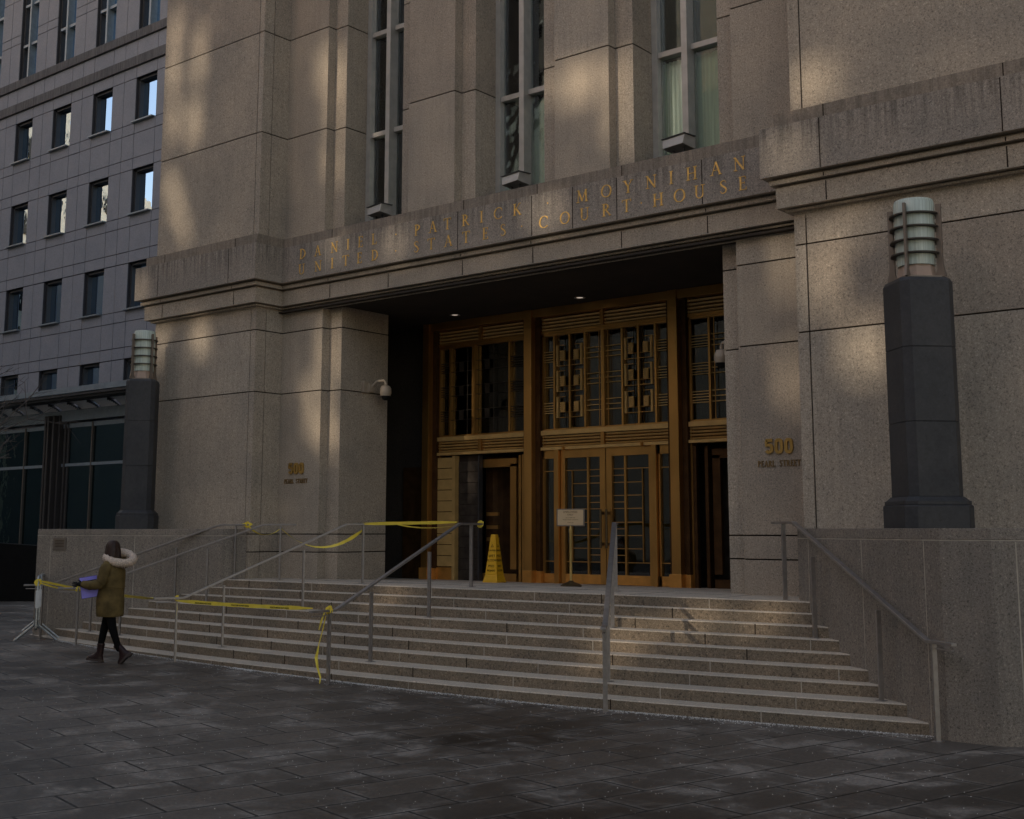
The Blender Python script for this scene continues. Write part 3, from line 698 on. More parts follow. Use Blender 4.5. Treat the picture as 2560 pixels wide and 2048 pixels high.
d = Vector((3.65, 1.34)).normalized(); nn = Vector((d.y, -d.x)); b0 = Vector((-21.2, 12.4))
def cw(t, off, z): q = b0 + d * t + nn * off; return (q.x, q.y, z)
mb = MB(); mb.add([cw(.36, .015, 1.64), cw(.64, .015, 1.64), cw(.64, .015, 1.86), cw(.36, .015, 1.86), cw(.36, -.01, 1.64), cw(.64, -.01, 1.64), cw(.64, -.01, 1.86), cw(.36, -.01, 1.86)],
   [(0, 1, 2, 3), (0, 4, 5, 1), (1, 5, 6, 2), (2, 6, 7, 3), (3, 7, 4, 0)])
mb.build('plate', 'lampmetal', pq)
mb = MB()
for i in range(5):
    z = 1.81 - i * .028; mb.add([cw(.40, .017, z), cw(.60, .017, z), cw(.60, .017, z + .008), cw(.40, .017, z + .008)], [(0, 1, 2, 3)])
mb.build('lettering', 'bronze_dark', pq)

# ------------------------------------------------------------------ lamp pillars
def copy_tree(o, parent=None):
    c = o.copy(); COL.objects.link(c)
    if parent: c.parent = parent; c.matrix_parent_inverse = o.matrix_parent_inverse.copy()
    for ch in [q for q in bpy.data.objects if q.parent == o]: copy_tree(ch, c)
    return c
def octo(a, c):
    h = a / 2; return [(h, -h + c), (h, h - c), (h - c, h), (-h + c, h), (-h, h - c), (-h, -h + c), (-h + c, -h), (h - c, -h)]
def rot2(poly, ang): return [(x * cos(ang) - y * sin(ang), x * sin(ang) + y * cos(ang)) for x, y in poly]
LP = thing('lamp_pillar', 'tall dark stone pillar with a caged frosted lamp, right of the steps', 'lamp pillar', (-4.92, 13.17, 2.018), 'dark stone lamp pillars')
LX, LY = -4.92, 13.17
oc = rot2(octo(.60, .08), pi / 4); lc = (LX, LY)
mb = MB()
def pr(mb, sc, z0, z1, sc1=None): mb.frustum(lc, oc, z0, z1, sc, sc1 or sc)
pr(mb, 1.27, 2.018, 2.25); pr(mb, 1.27, 2.25, 2.262, 1.22); pr(mb, 1.22, 2.262, 2.305); pr(mb, 1.18, 2.305, 2.35, 1.03)
mb.build('pedestal', 'darkstone', LP, bevel=.006)
mb = MB()
for z0, z1 in ((2.35, 3.135), (3.143, 3.935), (3.943, 4.66)): pr(mb, 1.0, z0, z1)
pr(mb, .99, 4.66, 4.70, .93); pr(mb, .985, 3.135, 3.143); pr(mb, .985, 3.935, 3.943)
for sx, sy in ((0, -1), (0, 1), (-1, 0), (1, 0)):
    mb.box(LX + sx * .33 - .06, LX + sx * .33 + .06, LY + sy * .33 - .06, LY + sy * .33 + .06, 4.62, 4.74) if False else None
mb.build('shaft', 'darkstone', LP, bevel=.006)
mb = MB(); mb.frustum(lc, oc, 4.70, 4.722, .80, .80, 1); mb.frustum(lc, rot2(octo(.36, .1), pi / 4), 4.722, 4.86, 1.08, .95, 0)
mb.build('lamp_base', ['lampstone', 'lampmetal'], LP)
mb = MB(); mb.lathe((LX, LY, 0), [(.17, 4.86), (.200, 4.862), (.205, 4.95), (.213, 5.3), (.218, 5.56), (.205, 5.60), (.15, 5.61)], 48, 0, .006)
mb.build('lamp_glass', 'lampglass', LP, smooth=True)
for z in (4.985, 5.132, 5.280, 5.428):
    mb = MB(); mb.lathe((LX, LY, 0), [(.222, z - .007), (.268, z - .007), (.268, z + .007), (.222, z + .007), (.222, z - .007)], 48); mb.build('ring', 'lampring', LP)
for sx, sy in ((0, -1), (0, 1), (-1, 0), (1, 0)):
    mb = MB(); a = Vector((sx, sy)); tt = Vector((-sy, sx)) * .013
    prf = [(.20, 4.72), (.33, 4.72), (.300, 4.86), (.300, 5.53), (.245, 5.53), (.235, 4.80)]
    vs = [(LX + a.x * r + tt.x * s_, LY + a.y * r + tt.y * s_, z) for s_ in (-1, 1) for r, z in prf]
    n = len(prf); mb.add(vs, [tuple(range(n)), tuple(range(2 * n - 1, n - 1, -1))] + [(i, n + i, n + (i + 1) % n, (i + 1) % n) for i in range(n)])
    mb.build('fin', 'lampmetal', LP)
LP2 = copy_tree(LP); LP2.location = (-19.88, 13.60, 2.018); LP2.scale = (.9, .9, 1.03); LP2['label'] = 'tall dark stone pillar with a caged frosted lamp, on the left podium wall'

# ------------------------------------------------------------------ handrails
def handrail(label, foot, top, treads=(7, 3), offs=None):
    f, tp = Vector(foot), Vector(top); d = (tp - f).normalized()
    t = thing('handrail', label, 'handrail', (f.x, f.y, gz(f.x)), 'steel handrails on the steps')
    H = .93; pts = [(f, gz(f.x))]
    for k in treads:
        # find point on the line that sits in the middle of tread k
        best = min((abs((ky(k, (f + (tp - f) * s / 400).x) + .13) - (f + (tp - f) * s / 400).y), s) for s in range(401))[1]
        pts.append((f + (tp - f) * best / 400, zk(k)))
    pts.append((tp, ZL))
    for q, z in pts:
        mb = MB(); mb.bar((q.x, q.y, z - .01), (q.x, q.y, z + H - .01), .052, .028, up=Vector((d.x, d.y, 0)))
        mb.box(q.x - .05, q.x + .05, q.y - .05, q.y + .05, z, z + .006); mb.build('post', 'steel', t, bevel=.002)
    p0 = Vector((f.x, f.y, pts[0][1] + H)); p1 = Vector((tp.x, tp.y, ZL + H)); d3 = Vector((d.x, d.y, 0))
    kb = p0 + d3 * .12 + Vector((0, 0, .03)); kt = p1 - d3 * .28
    mb = MB(); line = [p0 - d3 * .34, p0 + d3 * .10, kt, p1 + d3 * .26]
    for a, b in zip(line[:-1], line[1:]): mb.bar(a, b, .062, .03)
    mb.bar(line[0] - Vector((0, 0, .06)) + d3 * .03, line[0] + d3 * .30 - Vector((0, 0, .06)), .03, .012)
    mb.build('rail', 'steel', t, bevel=.004)
    return p0, p1, d3
R1 = handrail('steel handrail close along the left podium wall, farthest left', (-20.35, 12.05), (-17.42, 13.92))
R2 = handrail('steel handrail second from the left, just behind the walking person', (-19.05, 11.94), (-16.45, 14.1))
R3 = handrail('steel handrail third from the left, tied with tape at both ends', (-15.73, 11.51), (-14.50, 14.15))
R4 = handrail('steel handrail with yellow tape hanging from its foot, left of the sign stand', (-12.17, 11.29), (-12.25, 14.20))
R5 = handrail('steel handrail seen end-on in front of the double doors', (-8.09, 11.67), (-9.72, 14.30), (7, 3))
R6 = handrail('steel handrail close along the right podium wall, farthest right', (-4.52, 12.08), (-7.01, 13.95))

# ------------------------------------------------------------------ caution tape
def tape(mb, pts, w=.07, tw0=0, tw1=0, n=None, mi=0, sag=0):
    P = [Vector(p) for p in pts]
    if len(P) == 2:
        a, b = P; n = n or 14; P = [a + (b - a) * i / n - Vector((0, 0, sag * 4 * (i / n) * (1 - i / n))) for i in range(n + 1)]
    vs = []; N = len(P)
    for i, p in enumerate(P):
        dd = (P[min(i + 1, N - 1)] - P[max(i - 1, 0)]).normalized(); up = Vector((0, 0, 1)); u = (up - dd * up.dot(dd))
        if u.length < .05: u = Vector((.6, -.8, 0))
        u.normalize(); s_ = dd.cross(u); a = tw0 + (tw1 - tw0) * i / (N - 1)
        ww = w * (.3 if i in (0, N - 1) else .6 if i in (1, N - 2) else 1) * (1 + .12 * sin(i * 2.3)); v = (u * cos(a) + s_ * sin(a)) * ww / 2; e = s_ * .0012
        vs += [p + v + e, p - v + e, p + v - e, p - v - e]
    fs = []
    for i in range(N - 1):
        a = 4 * i; b = a + 4; fs += [(a, a + 1, b + 1, b), (a + 3, a + 2, b + 2, b + 3), (a, b, b + 2, a + 2), (a + 1, a + 3, b + 3, b + 1)]
    mb.add(vs, fs, mi)
def knot(mb, c, r=.045):
    c = Vector(c)
    for i in range(5):
        a = random.uniform(0, pi); pts = [c + Vector((cos(a) * r * cos(q), sin(a) * r * cos(q), r * .9 * sin(q))) + Vector((random.uniform(-.008, .008),) * 3) for q in [2 * pi * j / 10 for j in range(11)]]
        tape(mb, pts, .03)
R2b, R3b, R4b = R2[0], R3[0], R4[0]
BAR = Vector((-20.08, 11.80, 1.10))
t1 = thing('caution_tape', 'yellow tape from the steel barricade past the walking person to the third handrail', 'caution tape', tuple(BAR), 'yellow caution tapes')
mb = MB(); tape(mb, [BAR + Vector((.05, 0, .03)), R2b + Vector((0, 0, -.01))], .042, .2, .5); tape(mb, [BAR + Vector((.05, 0, 0)), R2b + Vector((0, 0, -.03))], .03, 0, 1.2, sag=.03)
tape(mb, [R2b, R3b + Vector((-.35, -.1, -.02))], .05, 0, .8, sag=.02); tape(mb, [R2b + Vector((0, 0, -.03)), R3b + Vector((0, 0, .0))], .025, 0, 2.5, sag=.04)
mb.build('ribbon', 'tape', t1); mb = MB(); knot(mb, R2b); knot(mb, BAR, .05); mb.build('knot', 'tape', t1)
t2 = thing('caution_tape', 'taut yellow tape with black lettering across the bottom of the steps', 'caution tape', tuple(R3b), 'yellow caution tapes')
a, b = R3b + Vector((.02, -.03, -.035)), R4b + Vector((-.30, -.02, .02))
mb = MB(); tape(mb, [a, b], .052, 0, 0, 20, sag=.015); mb.build('ribbon', 'tape', t2)
mb = MB(); knot(mb, R3b, .025); knot(mb, R4b + Vector((.0, 0, .01)), .042); mb.build('knot', 'tape', t2)
dx = (b - a).normalized()
for q in (.22, .50, .78):
    c = a + (b - a) * q + Vector((0, 0, -.028)) + Vector((dx.y, -dx.x, 0)) * .004
    textmesh('POLICE LINE DO NOT CROSS', .030, 'black', c, dx, (0, 0, 1), t2, ext=.0008)
mb = MB()
tape(mb, [R4b + Vector((-.05, -.04, -.02)), R4b + Vector((-.10, -.05, -.14)), R4b + Vector((-.13, -.06, -.25))], .075, .3, .6)
P = [R4b + Vector((-.03, -.03, -.05)), R4b + Vector((-.07, -.04, -.22)), R4b + Vector((-.13, -.05, -.42)), R4b + Vector((-.17, -.06, -.60)), R4b + Vector((-.13, -.07, -.72)), R4b + Vector((-.06, -.08, -.84)), Vector((R4b.x - .05, R4b.y - .10, gz(R4b.x) + .012))]
tape(mb, P, .038, 0, 2.0); tape(mb, [R3b + Vector((.04, -.03, -.05)), R3b + Vector((.07, -.04, -.15)), R3b + Vector((.05, -.04, -.26))], .012, 0, 1)
mb.build('hanging_tail', 'tape', t2)
T1, T2_, T3, T4 = R1[1] + R1[2] * .2, R2[1], R3[1], R4[1]
t3 = thing('caution_tape', 'sagging yellow tape looped between the tops of the three left handrails', 'caution tape', tuple(T1), 'yellow caution tapes')
mb = MB(); tape(mb, [T1, T2_ + Vector((0, 0, -.06))], .045, 0, 2.6, 16, sag=.14); tape(mb, [T2_ + Vector((0, 0, -.06)), T3 + Vector((0, 0, -.08))], .055, .6, 3.6, 26, sag=.30)
tape(mb, [T1 + Vector((-.1, -.05, .0)), T1 + Vector((.12, .02, .01))], .05)
mb.build('ribbon', 'tape', t3); mb = MB(); knot(mb, T1); mb.build('knot', 'tape', t3)
t4 = thing('caution_tape', 'straight yellow tape stretched between two handrail tops before the left doors', 'caution tape', tuple(T3), 'yellow caution tapes')
e = T4 + Vector((-.02, -.30, .02))
mb = MB(); tape(mb, [T3 + Vector((-.02, 0, .0)), e], .034, 0, .3, 12); tape(mb, [T3 + Vector((0, 0, .02)), e + Vector((0, 0, .012))], .03, .2, .2, 12); tape(mb, [T3 + (e - T3) * .35, e + Vector((0, 0, -.04))], .022, 0, 1.5, 16, sag=.05)
mb.build('ribbon', 'tape', t4); mb = MB(); knot(mb, T4 + R4[2] * .22, .04); mb.build('knot', 'tape', t4)

# ------------------------------------------------------------------ sign stand, wet floor cone
F_DIR = Vector((-.6283, .7780)); R_DIR = Vector((.7780, .6283))
SG = thing('sign_stand', 'brass post sign stand with framed notice in front of the double doors', 'sign stand', (-11.49, 15.68, 1.14))
sx, sy, sz = -11.49, 15.68, 1.138
mb = MB(); mb.lathe((sx, sy, sz), [(.165, 0), (.168, .012), (.14, .035), (.10, .055), (.05, .07), (.03, .09)], 28); mb.build('foot', 'brass_dark', SG, smooth=True)
mb = MB(); mb.lathe((sx, sy, sz), [(.020, .07), (.020, .82), (.027, .83), (.027, .88), (.020, .885), (.012, .93)], 14); mb.build('pole', 'brass', SG, smooth=True)
bd = Vector((.93, .36)).normalized(); bn = Vector((bd.y, -bd.x))
def sp(u, v, o): q = Vector((sx, sy)) + bd * u + bn * o; return (q.x, q.y, sz + .93 + v)
def slab(mb, u0, u1, v0, v1, o0, o1, mi=0):
    mb.add([sp(u0, v0, o1), sp(u1, v0, o1), sp(u1, v1, o1), sp(u0, v1, o1), sp(u0, v0, o0), sp(u1, v0, o0), sp(u1, v1, o0), sp(u0, v1, o0)],
           [(0, 1, 2, 3), (7, 6, 5, 4), (0, 4, 5, 1), (1, 5, 6, 2), (2, 6, 7, 3), (3, 7, 4, 0)], mi)
mb = MB(); slab(mb, -.225, .225, -.01, .26, -.012, .010); bo = mb.build('board_frame', 'lampmetal', SG, bevel=.003)
mb = MB(); slab(mb, -.205, .205, .008, .245, .0102, .013); nb = mb.build('notice', 'paper', SG)
for tx, s_, v in (('EMPLOYEES', .042, .195), ('ONLY', .036, .157), ('ALL OTHERS USE', .019, .115), ('WORTH STREET ENTRANCE', .019, .085), ('THANK YOU', .016, .04)):
    textmesh(tx, s_, 'bronze_dark', sp(0, v, .0142), (bd.x, bd.y, 0), (0, 0, 1), SG, ext=.0006)
CN = thing('wet_floor_cone', 'tall yellow four-sided wet floor cone beside the left bronze doors', 'safety cone', (-13.75, 16.55, 1.11))
cx, cy, cz = -13.75, 16.55, 1.112; ca = radians(8)
sq = rot2([(-.5, -.5), (.5, -.5), (.5, .5), (-.5, .5)], ca)
mb = MB(); mb.frustum((cx, cy), sq, cz, cz + .03, .30, .295); mb.frustum((cx, cy), sq, cz + .03, cz + .13, .285, .235); mb.frustum((cx, cy), sq, cz + .13, cz + .80, .235, .095); mb.frustum((cx, cy), sq, cz + .80, cz + .815, .095, .085)
mb.build('body', 'cone', CN, bevel=.006)
for ang, words in ((ca, ('CAUTION', 'WET', 'FLOOR', 'PISO', 'MOJADO')), (ca + pi / 2, ('CUIDADO', 'PISO', 'MOJADO', 'WET', 'FLOOR'))):
    xd = Vector((cos(ang), sin(ang), 0)); nd = Vector((sin(ang), -cos(ang), 0)); sl_ = (.235 - .095) / 2 / .67
    zd = (Vector((0, 0, 1)) - nd * sl_).normalized()
    for wd, zz, s_ in zip(words, (.53, .43, .36, .26, .19), (.040, .062, .056, .056, .048)):
        r = .1175 - (zz - .13) * sl_ + .003
        textmesh(wd, s_, 'black', Vector((cx, cy, cz + zz)) + nd * r, xd, zd, CN, ext=.001, sx=.78 if len(wd) > 5 else 1)
    zz = .60; r = .1175 - (zz - .13) * sl_ + .003; m_ = MB(); c0 = Vector((cx, cy, cz + zz)) + nd * r
    tr = [c0 + xd * -.028, c0 + xd * .028, c0 + zd * .05]; ti = [c0 + xd * -.016 + zd * .008, c0 + xd * .016 + zd * .008, c0 + zd * .036]
    m_.add(tr + ti, [(0, 1, 4, 3), (1, 2, 5, 4), (2, 0, 3, 5)]); m_.build('warning_symbol', 'black', CN)

# ------------------------------------------------------------------ security cameras, floodlights
def seccam(x, y, z, xw, label, ydir=0):
    t = thing('security_camera', label, 'security camera', (xw, y, z), 'dome security cameras in the porch')
    mb = MB(); mb.box(xw - .001, xw + .07 if x > xw else xw - .07, y - .13, y + .05, z - .02, z + .19); mb.box(xw, xw + (.10 if x > xw else -.10), y - .02, y + .10, z - .005, z + .15)
    mb.build('mount_box', 'camshell', t, bevel=.01)
    mb = MB(); s_ = 1 if x > xw else -1
    pts = [Vector((xw + s_ * .06, y + .04, z + .05)), Vector((xw + s_ * .10, y + .06, z + .12)), Vector((xw + s_ * .17, y + .10, z + .19)), Vector((x - s_ * .03, y + .15, z + .20)), Vector((x, y + .16, z + .15)), Vector((x, y + .16, z + .08))]
    mb.tube(pts, .024, 10); mb.build('arm', 'camshell', t, smooth=True)
    mb = MB(); c = (x, y + .16, z); mb.lathe(c, [(.03, .11), (.075, .095), (.10, .05), (.105, 0), (.105, -.04), (.095, -.06), (.095, -.08), (.08, -.085)], 24); mb.build('housing', 'camshell', t, smooth=True)
    mb = MB(); mb.lathe(c, [(.08, -.08), (.076, -.11), (.055, -.145), (.025, -.16), (0, -.163)], 20); mb.build('dome', 'black', t, smooth=True)
seccam(-15.62, 15.58, 4.46, -15.95, 'beige dome security camera on the left inner wall of the porch')
seccam(-8.58, 15.18, 4.42, -8.31, 'beige dome security camera on the right inner wall, half hidden by the doorway edge')
for i, (x0, w_) in enumerate(((-15.12, 'left'), (-12.05, 'middle'), (-9.02, 'right'))):
    t = thing('floodlight', 'grey box floodlight on the sill of the %s tall window' % w_, 'floodlight', (x0, 15.0, 7.45), 'floodlights on the window sills')
    mb = MB(); a = radians(-12); hw = .20; hd = .13
    def fp(u, v, w): return (x0 + u * cos(a) - v * sin(a), 15.02 + u * sin(a) + v * cos(a), 7.47 + w)
    vs = [fp(-hw, -hd, .02), fp(hw, -hd, .02), fp(hw, hd, -.02), fp(-hw, hd, -.02), fp(-hw - .02, -hd + .02, .16), fp(hw + .02, -hd + .02, .16), fp(hw, hd, .16), fp(-hw, hd, .16)]
    mb.add(vs, [(0, 3, 2, 1), (4, 5, 6, 7), (0, 1, 5, 4), (1, 2, 6, 5), (2, 3, 7, 6), (3, 0, 4, 7)]); mb.build('housing', 'alu', t, bevel=.008)
    mb = MB(); mb.add([fp(-hw - .03, -hd, .163), fp(hw + .03, -hd, .163), fp(hw + .02, hd, .163), fp(-hw - .02, hd, .163), fp(-hw - .03, -hd, .175), fp(hw + .03, -hd, .175), fp(hw + .02, hd, .175), fp(-hw - .02, hd, .175)],
        [(0, 3, 2, 1), (4, 5, 6, 7), (0, 1, 5, 4), (1, 2, 6, 5), (2, 3, 7, 6), (3, 0, 4, 7)]); mb.build('lens_frame', 'darkalu', t)
    mb = MB(); mb.bar(fp(-.1, .0, -.13), fp(-.1, .0, .02), .02, .03); mb.bar(fp(.1, .0, -.13), fp(.1, .0, .02), .02, .03); mb.build('bracket', 'darkalu', t)

# ------------------------------------------------------------------ barricades
def barricade(c, ang, label):
    t = thing('barricade', label, 'barricade', (c[0], c[1], gz(c[0])), 'steel crowd barricades')
    u = Vector((cos(ang), sin(ang), 0)); w = Vector((-sin(ang), cos(ang), 0)); o = Vector((c[0], c[1], gz(c[0])))
    def P(a, b, z): return o + u * a + w * b + Vector((0, 0, z))
    Lh = 2.3; mb = MB()
    prf = [P(0, 0, .22), P(0, 0, 1.0), P(.03, 0, 1.06), P(.09, 0, 1.09), P(Lh - .09, 0, 1.09), P(Lh - .03, 0, 1.06), P(Lh, 0, 1.0), P(Lh, 0, .22), P(Lh - .02, 0, .20), P(.02, 0, .20), P(0, 0, .22)]
    mb.tube(prf, .021, 10); mb.build('frame', 'galv', t, smooth=True)
    mb = MB()
    for i in range(1, 19): mb.tube([P(Lh * i / 19, 0, .21), P(Lh * i / 19, 0, 1.08)], .007, 6)
    mb.build('bars', 'galv', t, smooth=True)
    for a in (.06, Lh - .06):
        mb = MB(); mb.tube([P(a, -.34, .012), P(a, -.04, .27), P(a, -.03, .36)], .02, 8); mb.tube([P(a, .34, .012), P(a, .04, .27), P(a, .03, .36)], .02, 8); mb.build('foot', 'galv', t, smooth=True)
    mb = MB(); mb.box(-.001, .001, -.001, .001, 0, 0.001)
    st = MB(); q = [P(-.024, -.028, .56), P(-.024, .028, .56), P(-.024, .028, .86), P(-.024, -.028, .86), P(-.021, -.028, .56), P(-.021, .028, .56), P(-.021, .028, .86), P(-.021, -.028, .86)]
    st.add(q, [(0, 3, 2, 1), (4, 5, 6, 7), (0, 1, 5, 4), (1, 2, 6, 5), (2, 3, 7, 6), (3, 0, 4, 7)]); st.build('sticker', 'white', t)
av = atan2(.545, -.838)
barricade((-20.08, 11.80), av, 'galvanised steel barricade seen end-on at the left foot of the steps, the nearer one')
barricade((-20.37, 12.02), av, 'galvanised steel barricade nested just behind the nearer one')

# ------------------------------------------------------------------ person
PB = Vector((-16.3, 10.75)); 
def pp(r, dpt, z): q = PB + R_DIR * r + F_DIR * dpt; return Vector((q.x, q.y, gz(q.x) + z))
PER = thing('person', 'person in olive parka with cream fur hood and dark boots walking left past the steps', 'person', (PB.x, PB.y, gz(PB.x)))
def skin(name, pts, edges, radii, mat, parent, sub=2, root=0):
    me = bpy.data.meshes.new(name); me.from_pydata([tuple(p) for p in pts], edges, []); o = bpy.data.objects.new(name, me); COL.objects.link(o)
    sm = o.modifiers.new('skin', 'SKIN'); sm.use_smooth_shade = True
    for i, r in enumerate(radii):
        sv = me.skin_vertices[0].data[i]; sv.radius = r if isinstance(r, tuple) else (r, r); sv.use_root = (i == root)
    ss = o.modifiers.new('sub', 'SUBSURF'); ss.levels = sub; ss.render_levels = sub
    me.materials.append(M[mat]); put(o, parent); return o
J = {'pel': pp(.01, .0, .95), 'wai': pp(.005, .0, 1.12), 'che': pp(.0, .0, 1.34), 'nec': pp(.0, .0, 1.52), 'hea': pp(.015, .0, 1.66), 'top': pp(.01, .0, 1.76),
     'lh': pp(.0, -.09, .90), 'lk': pp(.08, -.09, .50), 'la': pp(.195, -.08, .17), 'rh': pp(.0, .09, .90), 'rk': pp(-.10, .09, .49), 'ra': pp(-.165, .09, .12),
     'ls': pp(.0, -.17, 1.42), 'le': pp(-.05, -.24, 1.20), 'lw': pp(-.36, -.17, 1.16), 'rs': pp(.0, .17, 1.42), 're': pp(-.04, .22, 1.18), 'rw': pp(-.28, .10, 1.16), 'rt': pp(-.34, .04, 1.16)}
nm = list(J); ix = {k: i for i, k in enumerate(nm)}
ed = [('pel', 'wai'), ('wai', 'che'), ('che', 'nec'), ('nec', 'hea'), ('hea', 'top'), ('pel', 'lh'), ('lh', 'lk'), ('lk', 'la'), ('pel', 'rh'), ('rh', 'rk'), ('rk', 'ra'), ('che', 'ls'), ('ls', 'le'), ('le', 'lw'), ('che', 'rs'), ('rs', 're'), ('re', 'rw'), ('rw', 'rt')]
rad = {'pel': .12, 'wai': .105, 'che': .12, 'nec': .05, 'hea': .085, 'top': .07, 'lh': .085, 'lk': .064, 'la': .042, 'rh': .085, 'rk': .064, 'ra': .042, 'ls': .055, 'le': .042, 'lw': .028, 'rs': .055, 're': .042, 'rw': .03, 'rt': .025}
skin('body', [J[k] for k in nm], [(ix[a], ix[b]) for a, b in ed], [rad[k] for k in nm], 'legging', PER)
# face turned away to the left
mb = MB(); fc = pp(-.01, .02, 1.655)
def ball(mb, c, r, sc=(1, 1, 1), seg=16, ring=10, mi=0, jit=0):
    vs = []; fs = []
    for i in range(ring + 1):
        a = pi * i / ring
        for k in range(seg):
            b = 2 * pi * k / seg; q = 1 + random.uniform(-jit, jit); v = R_DIR * (cos(b) * sin(a) * r * sc[0] * q); w_ = F_DIR * (sin(b) * sin(a) * r * sc[1] * q)
            vs.append((c[0] + v.x + w_.x, c[1] + v.y + w_.y, c[2] + cos(a) * r * sc[2] * q))
    for i in range(ring):
        for k in range(seg): fs.append((i * seg + k, (i + 1) * seg + k, (i + 1) * seg + (k + 1) % seg, i * seg + (k + 1) % seg))
    mb.add(vs, fs, mi)
ball(mb, pp(-.005, .035, 1.655), .095, (.9, .95, 1.2)); ball(mb, pp(-.045, .135, 1.65), .018, (.8, 1.2, 1.3)); ball(mb, pp(-.04, .125, 1.61), .014, (1.4, 1, .6)); ball(mb, pp(-.075, .10, 1.68), .012); ball(mb, pp(.0, .125, 1.68), .012); ball(mb, pp(-.085, .02, 1.65), .022, (.5, .6, 1.3))
mb.build('face', 'skin', PER, smooth=True)
mb = MB()
n = 26
prof = [(1.85 - .07, .012), (1.775, .05), (1.75, .078), (1.72, .094), (1.68, .103), (1.64, .110), (1.58, .118), (1.52, .124), (1.46, .11), (1.42, .07)]
vs = []; fs = []
for i, (z, r) in enumerate(prof):
    for k in range(n):
        a = 2 * pi * k / n; rr = r * (1 + .05 * sin(k * 2.6 + i * .25) + .03 * sin(k * 5.1)); front = sin(a) > .45 and z < 1.72
        x_ = .010 + rr * cos(a); vs.append(pp(x_, -.01 + rr * sin(a) * (.35 if front else 1.0), z))
for i in range(len(prof) - 1):
    for k in range(n): fs.append((i * n + k, i * n + (k + 1) % n, (i + 1) * n + (k + 1) % n, (i + 1) * n + k))
fs.append(tuple(range(n - 1, -1, -1)))
mb.add(vs, fs); mb.build('hair', 'hair', PER, smooth=True)
# coat: lofted torso
def loft(rows, n=28, wr=0.0):
    vs = []; fs = []
    for i, (cr, cd, z, rr, rd) in enumerate(rows):
        for k in range(n):
            a = 2 * pi * k / n; w_ = 1 + wr * sin(3 * a + i * 1.1) + wr * .6 * sin(7 * a + i * 2.3)
            vs.append(pp(cr + rr * cos(a) * w_, cd + rd * sin(a) * w_, z + .012 * sin(2 * a) * (1 if i else 0)))
    for i in range(len(rows) - 1):
        for k in range(n): fs.append((i * n + k, i * n + (k + 1) % n, (i + 1) * n + (k + 1) % n, (i + 1) * n + k))
    return vs, fs
mb = MB()
rows = [(.002, 0, .685, .185, .185), (.0, 0, .70, .195, .195), (.0, 0, .80, .202, .200), (.003, 0, .92, .198, .205), (.008, 0, 1.02, .188, .20), (.014, 0, 1.12, .178, .195), (.020, 0, 1.22, .175, .205), (.022, 0, 1.32, .172, .215), (.015, 0, 1.40, .155, .205), (.01, 0, 1.46, .12, .15), (.005, 0, 1.50, .08, .09)]
vs, fs = loft(rows, 48, .026); mb.add(vs, fs); mb.build('coat', 'coat', PER, smooth=True)
mb = MB(); vs, fs = loft([(.002, 0, .675, .190, .190), (.002, 0, .705, .198, .198), (.0, 0, .710, .19, .19)], 30, .01); mb.add(vs, fs); mb.build('coat_hem', 'coat', PER, smooth=True)
def sleeve(pts, rs):
    mb = MB(); P = []; R_ = []
    for i in range(len(pts) - 1):
        for k in range(6):
            t = k / 6; P.append(pts[i].lerp(pts[i + 1], t)); R_.append((rs[i] + (rs[i + 1] - rs[i]) * t) * (1 + .045 * sin((i * 6 + k) * 1.9)))
    P.append(pts[-1]); R_.append(rs[-1]); mb.tube(P, R_, 14); mb.build('sleeve', 'coat', PER, smooth=True)
sleeve([pp(-.005, -.13, 1.43), pp(-.03, -.21, 1.36), pp(-.055, -.245, 1.20), pp(-.10, -.25, 1.145), pp(-.24, -.21, 1.13), pp(-.36, -.165, 1.145)], [.075, .085, .078, .075, .066, .052])
sleeve([pp(-.005, .13, 1.43), pp(-.03, .20, 1.35), pp(-.06, .22, 1.18), pp(-.20, .14, 1.14), pp(-.28, .08, 1.15)], [.075, .08, .07, .06, .05])
mb = MB(); mb.tube([pp(.185, -.06, .70), pp(.19, -.07, .60), pp(.183, -.07, .50)], .005, 6); mb.build('hem_cord', 'black', PER)
mb = MB(); mb.tube([pp(.01 + .19 * cos(a_), -.0 + .205 * sin(a_), 1.10 + .01 * sin(3 * a_)) for a_ in [2 * pi * q / 24 for q in range(25)]], .007, 6, cap=False); mb.build('waist_seam', 'coat', PER, smooth=True)
# gloved hand with fingers
def fing(mb, base, d, ln_, r, curl):
    p = base; P = [p]; dd = Vector(d).normalized()
    for q in range(3):
        p = p + dd * ln_ * (.42, .32, .26)[q]; P.append(p); dd = (dd + Vector(curl) * .35).normalized()
    mb.tube(P, [r, r * .95, r * .85, r * .6], 8)
mb = MB(); hw_ = pp(-.36, -.165, 1.145); hd_ = Vector((-R_DIR.x, -R_DIR.y, -.05)); pal = hw_ + hd_ * .06
ball(mb, hw_ + hd_ * .045, .042, (1.25, .55, .85), 12, 8)
for i in range(4):
    fing(mb, hw_ + hd_ * .085 + Vector((0, 0, .028 - .019 * i)), hd_ + Vector((0, 0, .10 - .07 * i)), (.075, .085, .08, .062)[i], .0095, (F_DIR.x * .8, F_DIR.y * .8, 0))
fing(mb, hw_ + hd_ * .03 + Vector((0, 0, .03)), hd_ * .7 + Vector((F_DIR.x * .5, F_DIR.y * .5, .5)), .06, .011, (-R_DIR.x * .5, -R_DIR.y * .5, -.3))
mb.build('glove', 'black', PER, smooth=True)
mb = MB(); hw2 = pp(-.29, .075, 1.15); ball(mb, hw2 + hd_ * .03, .04, (1.2, .6, .85), 12, 8)
for i in range(4): fing(mb, hw2 + hd_ * .07 + Vector((0, 0, .026 - .018 * i)), hd_, .07, .009, (-F_DIR.x * .9, -F_DIR.y * .9, 0))
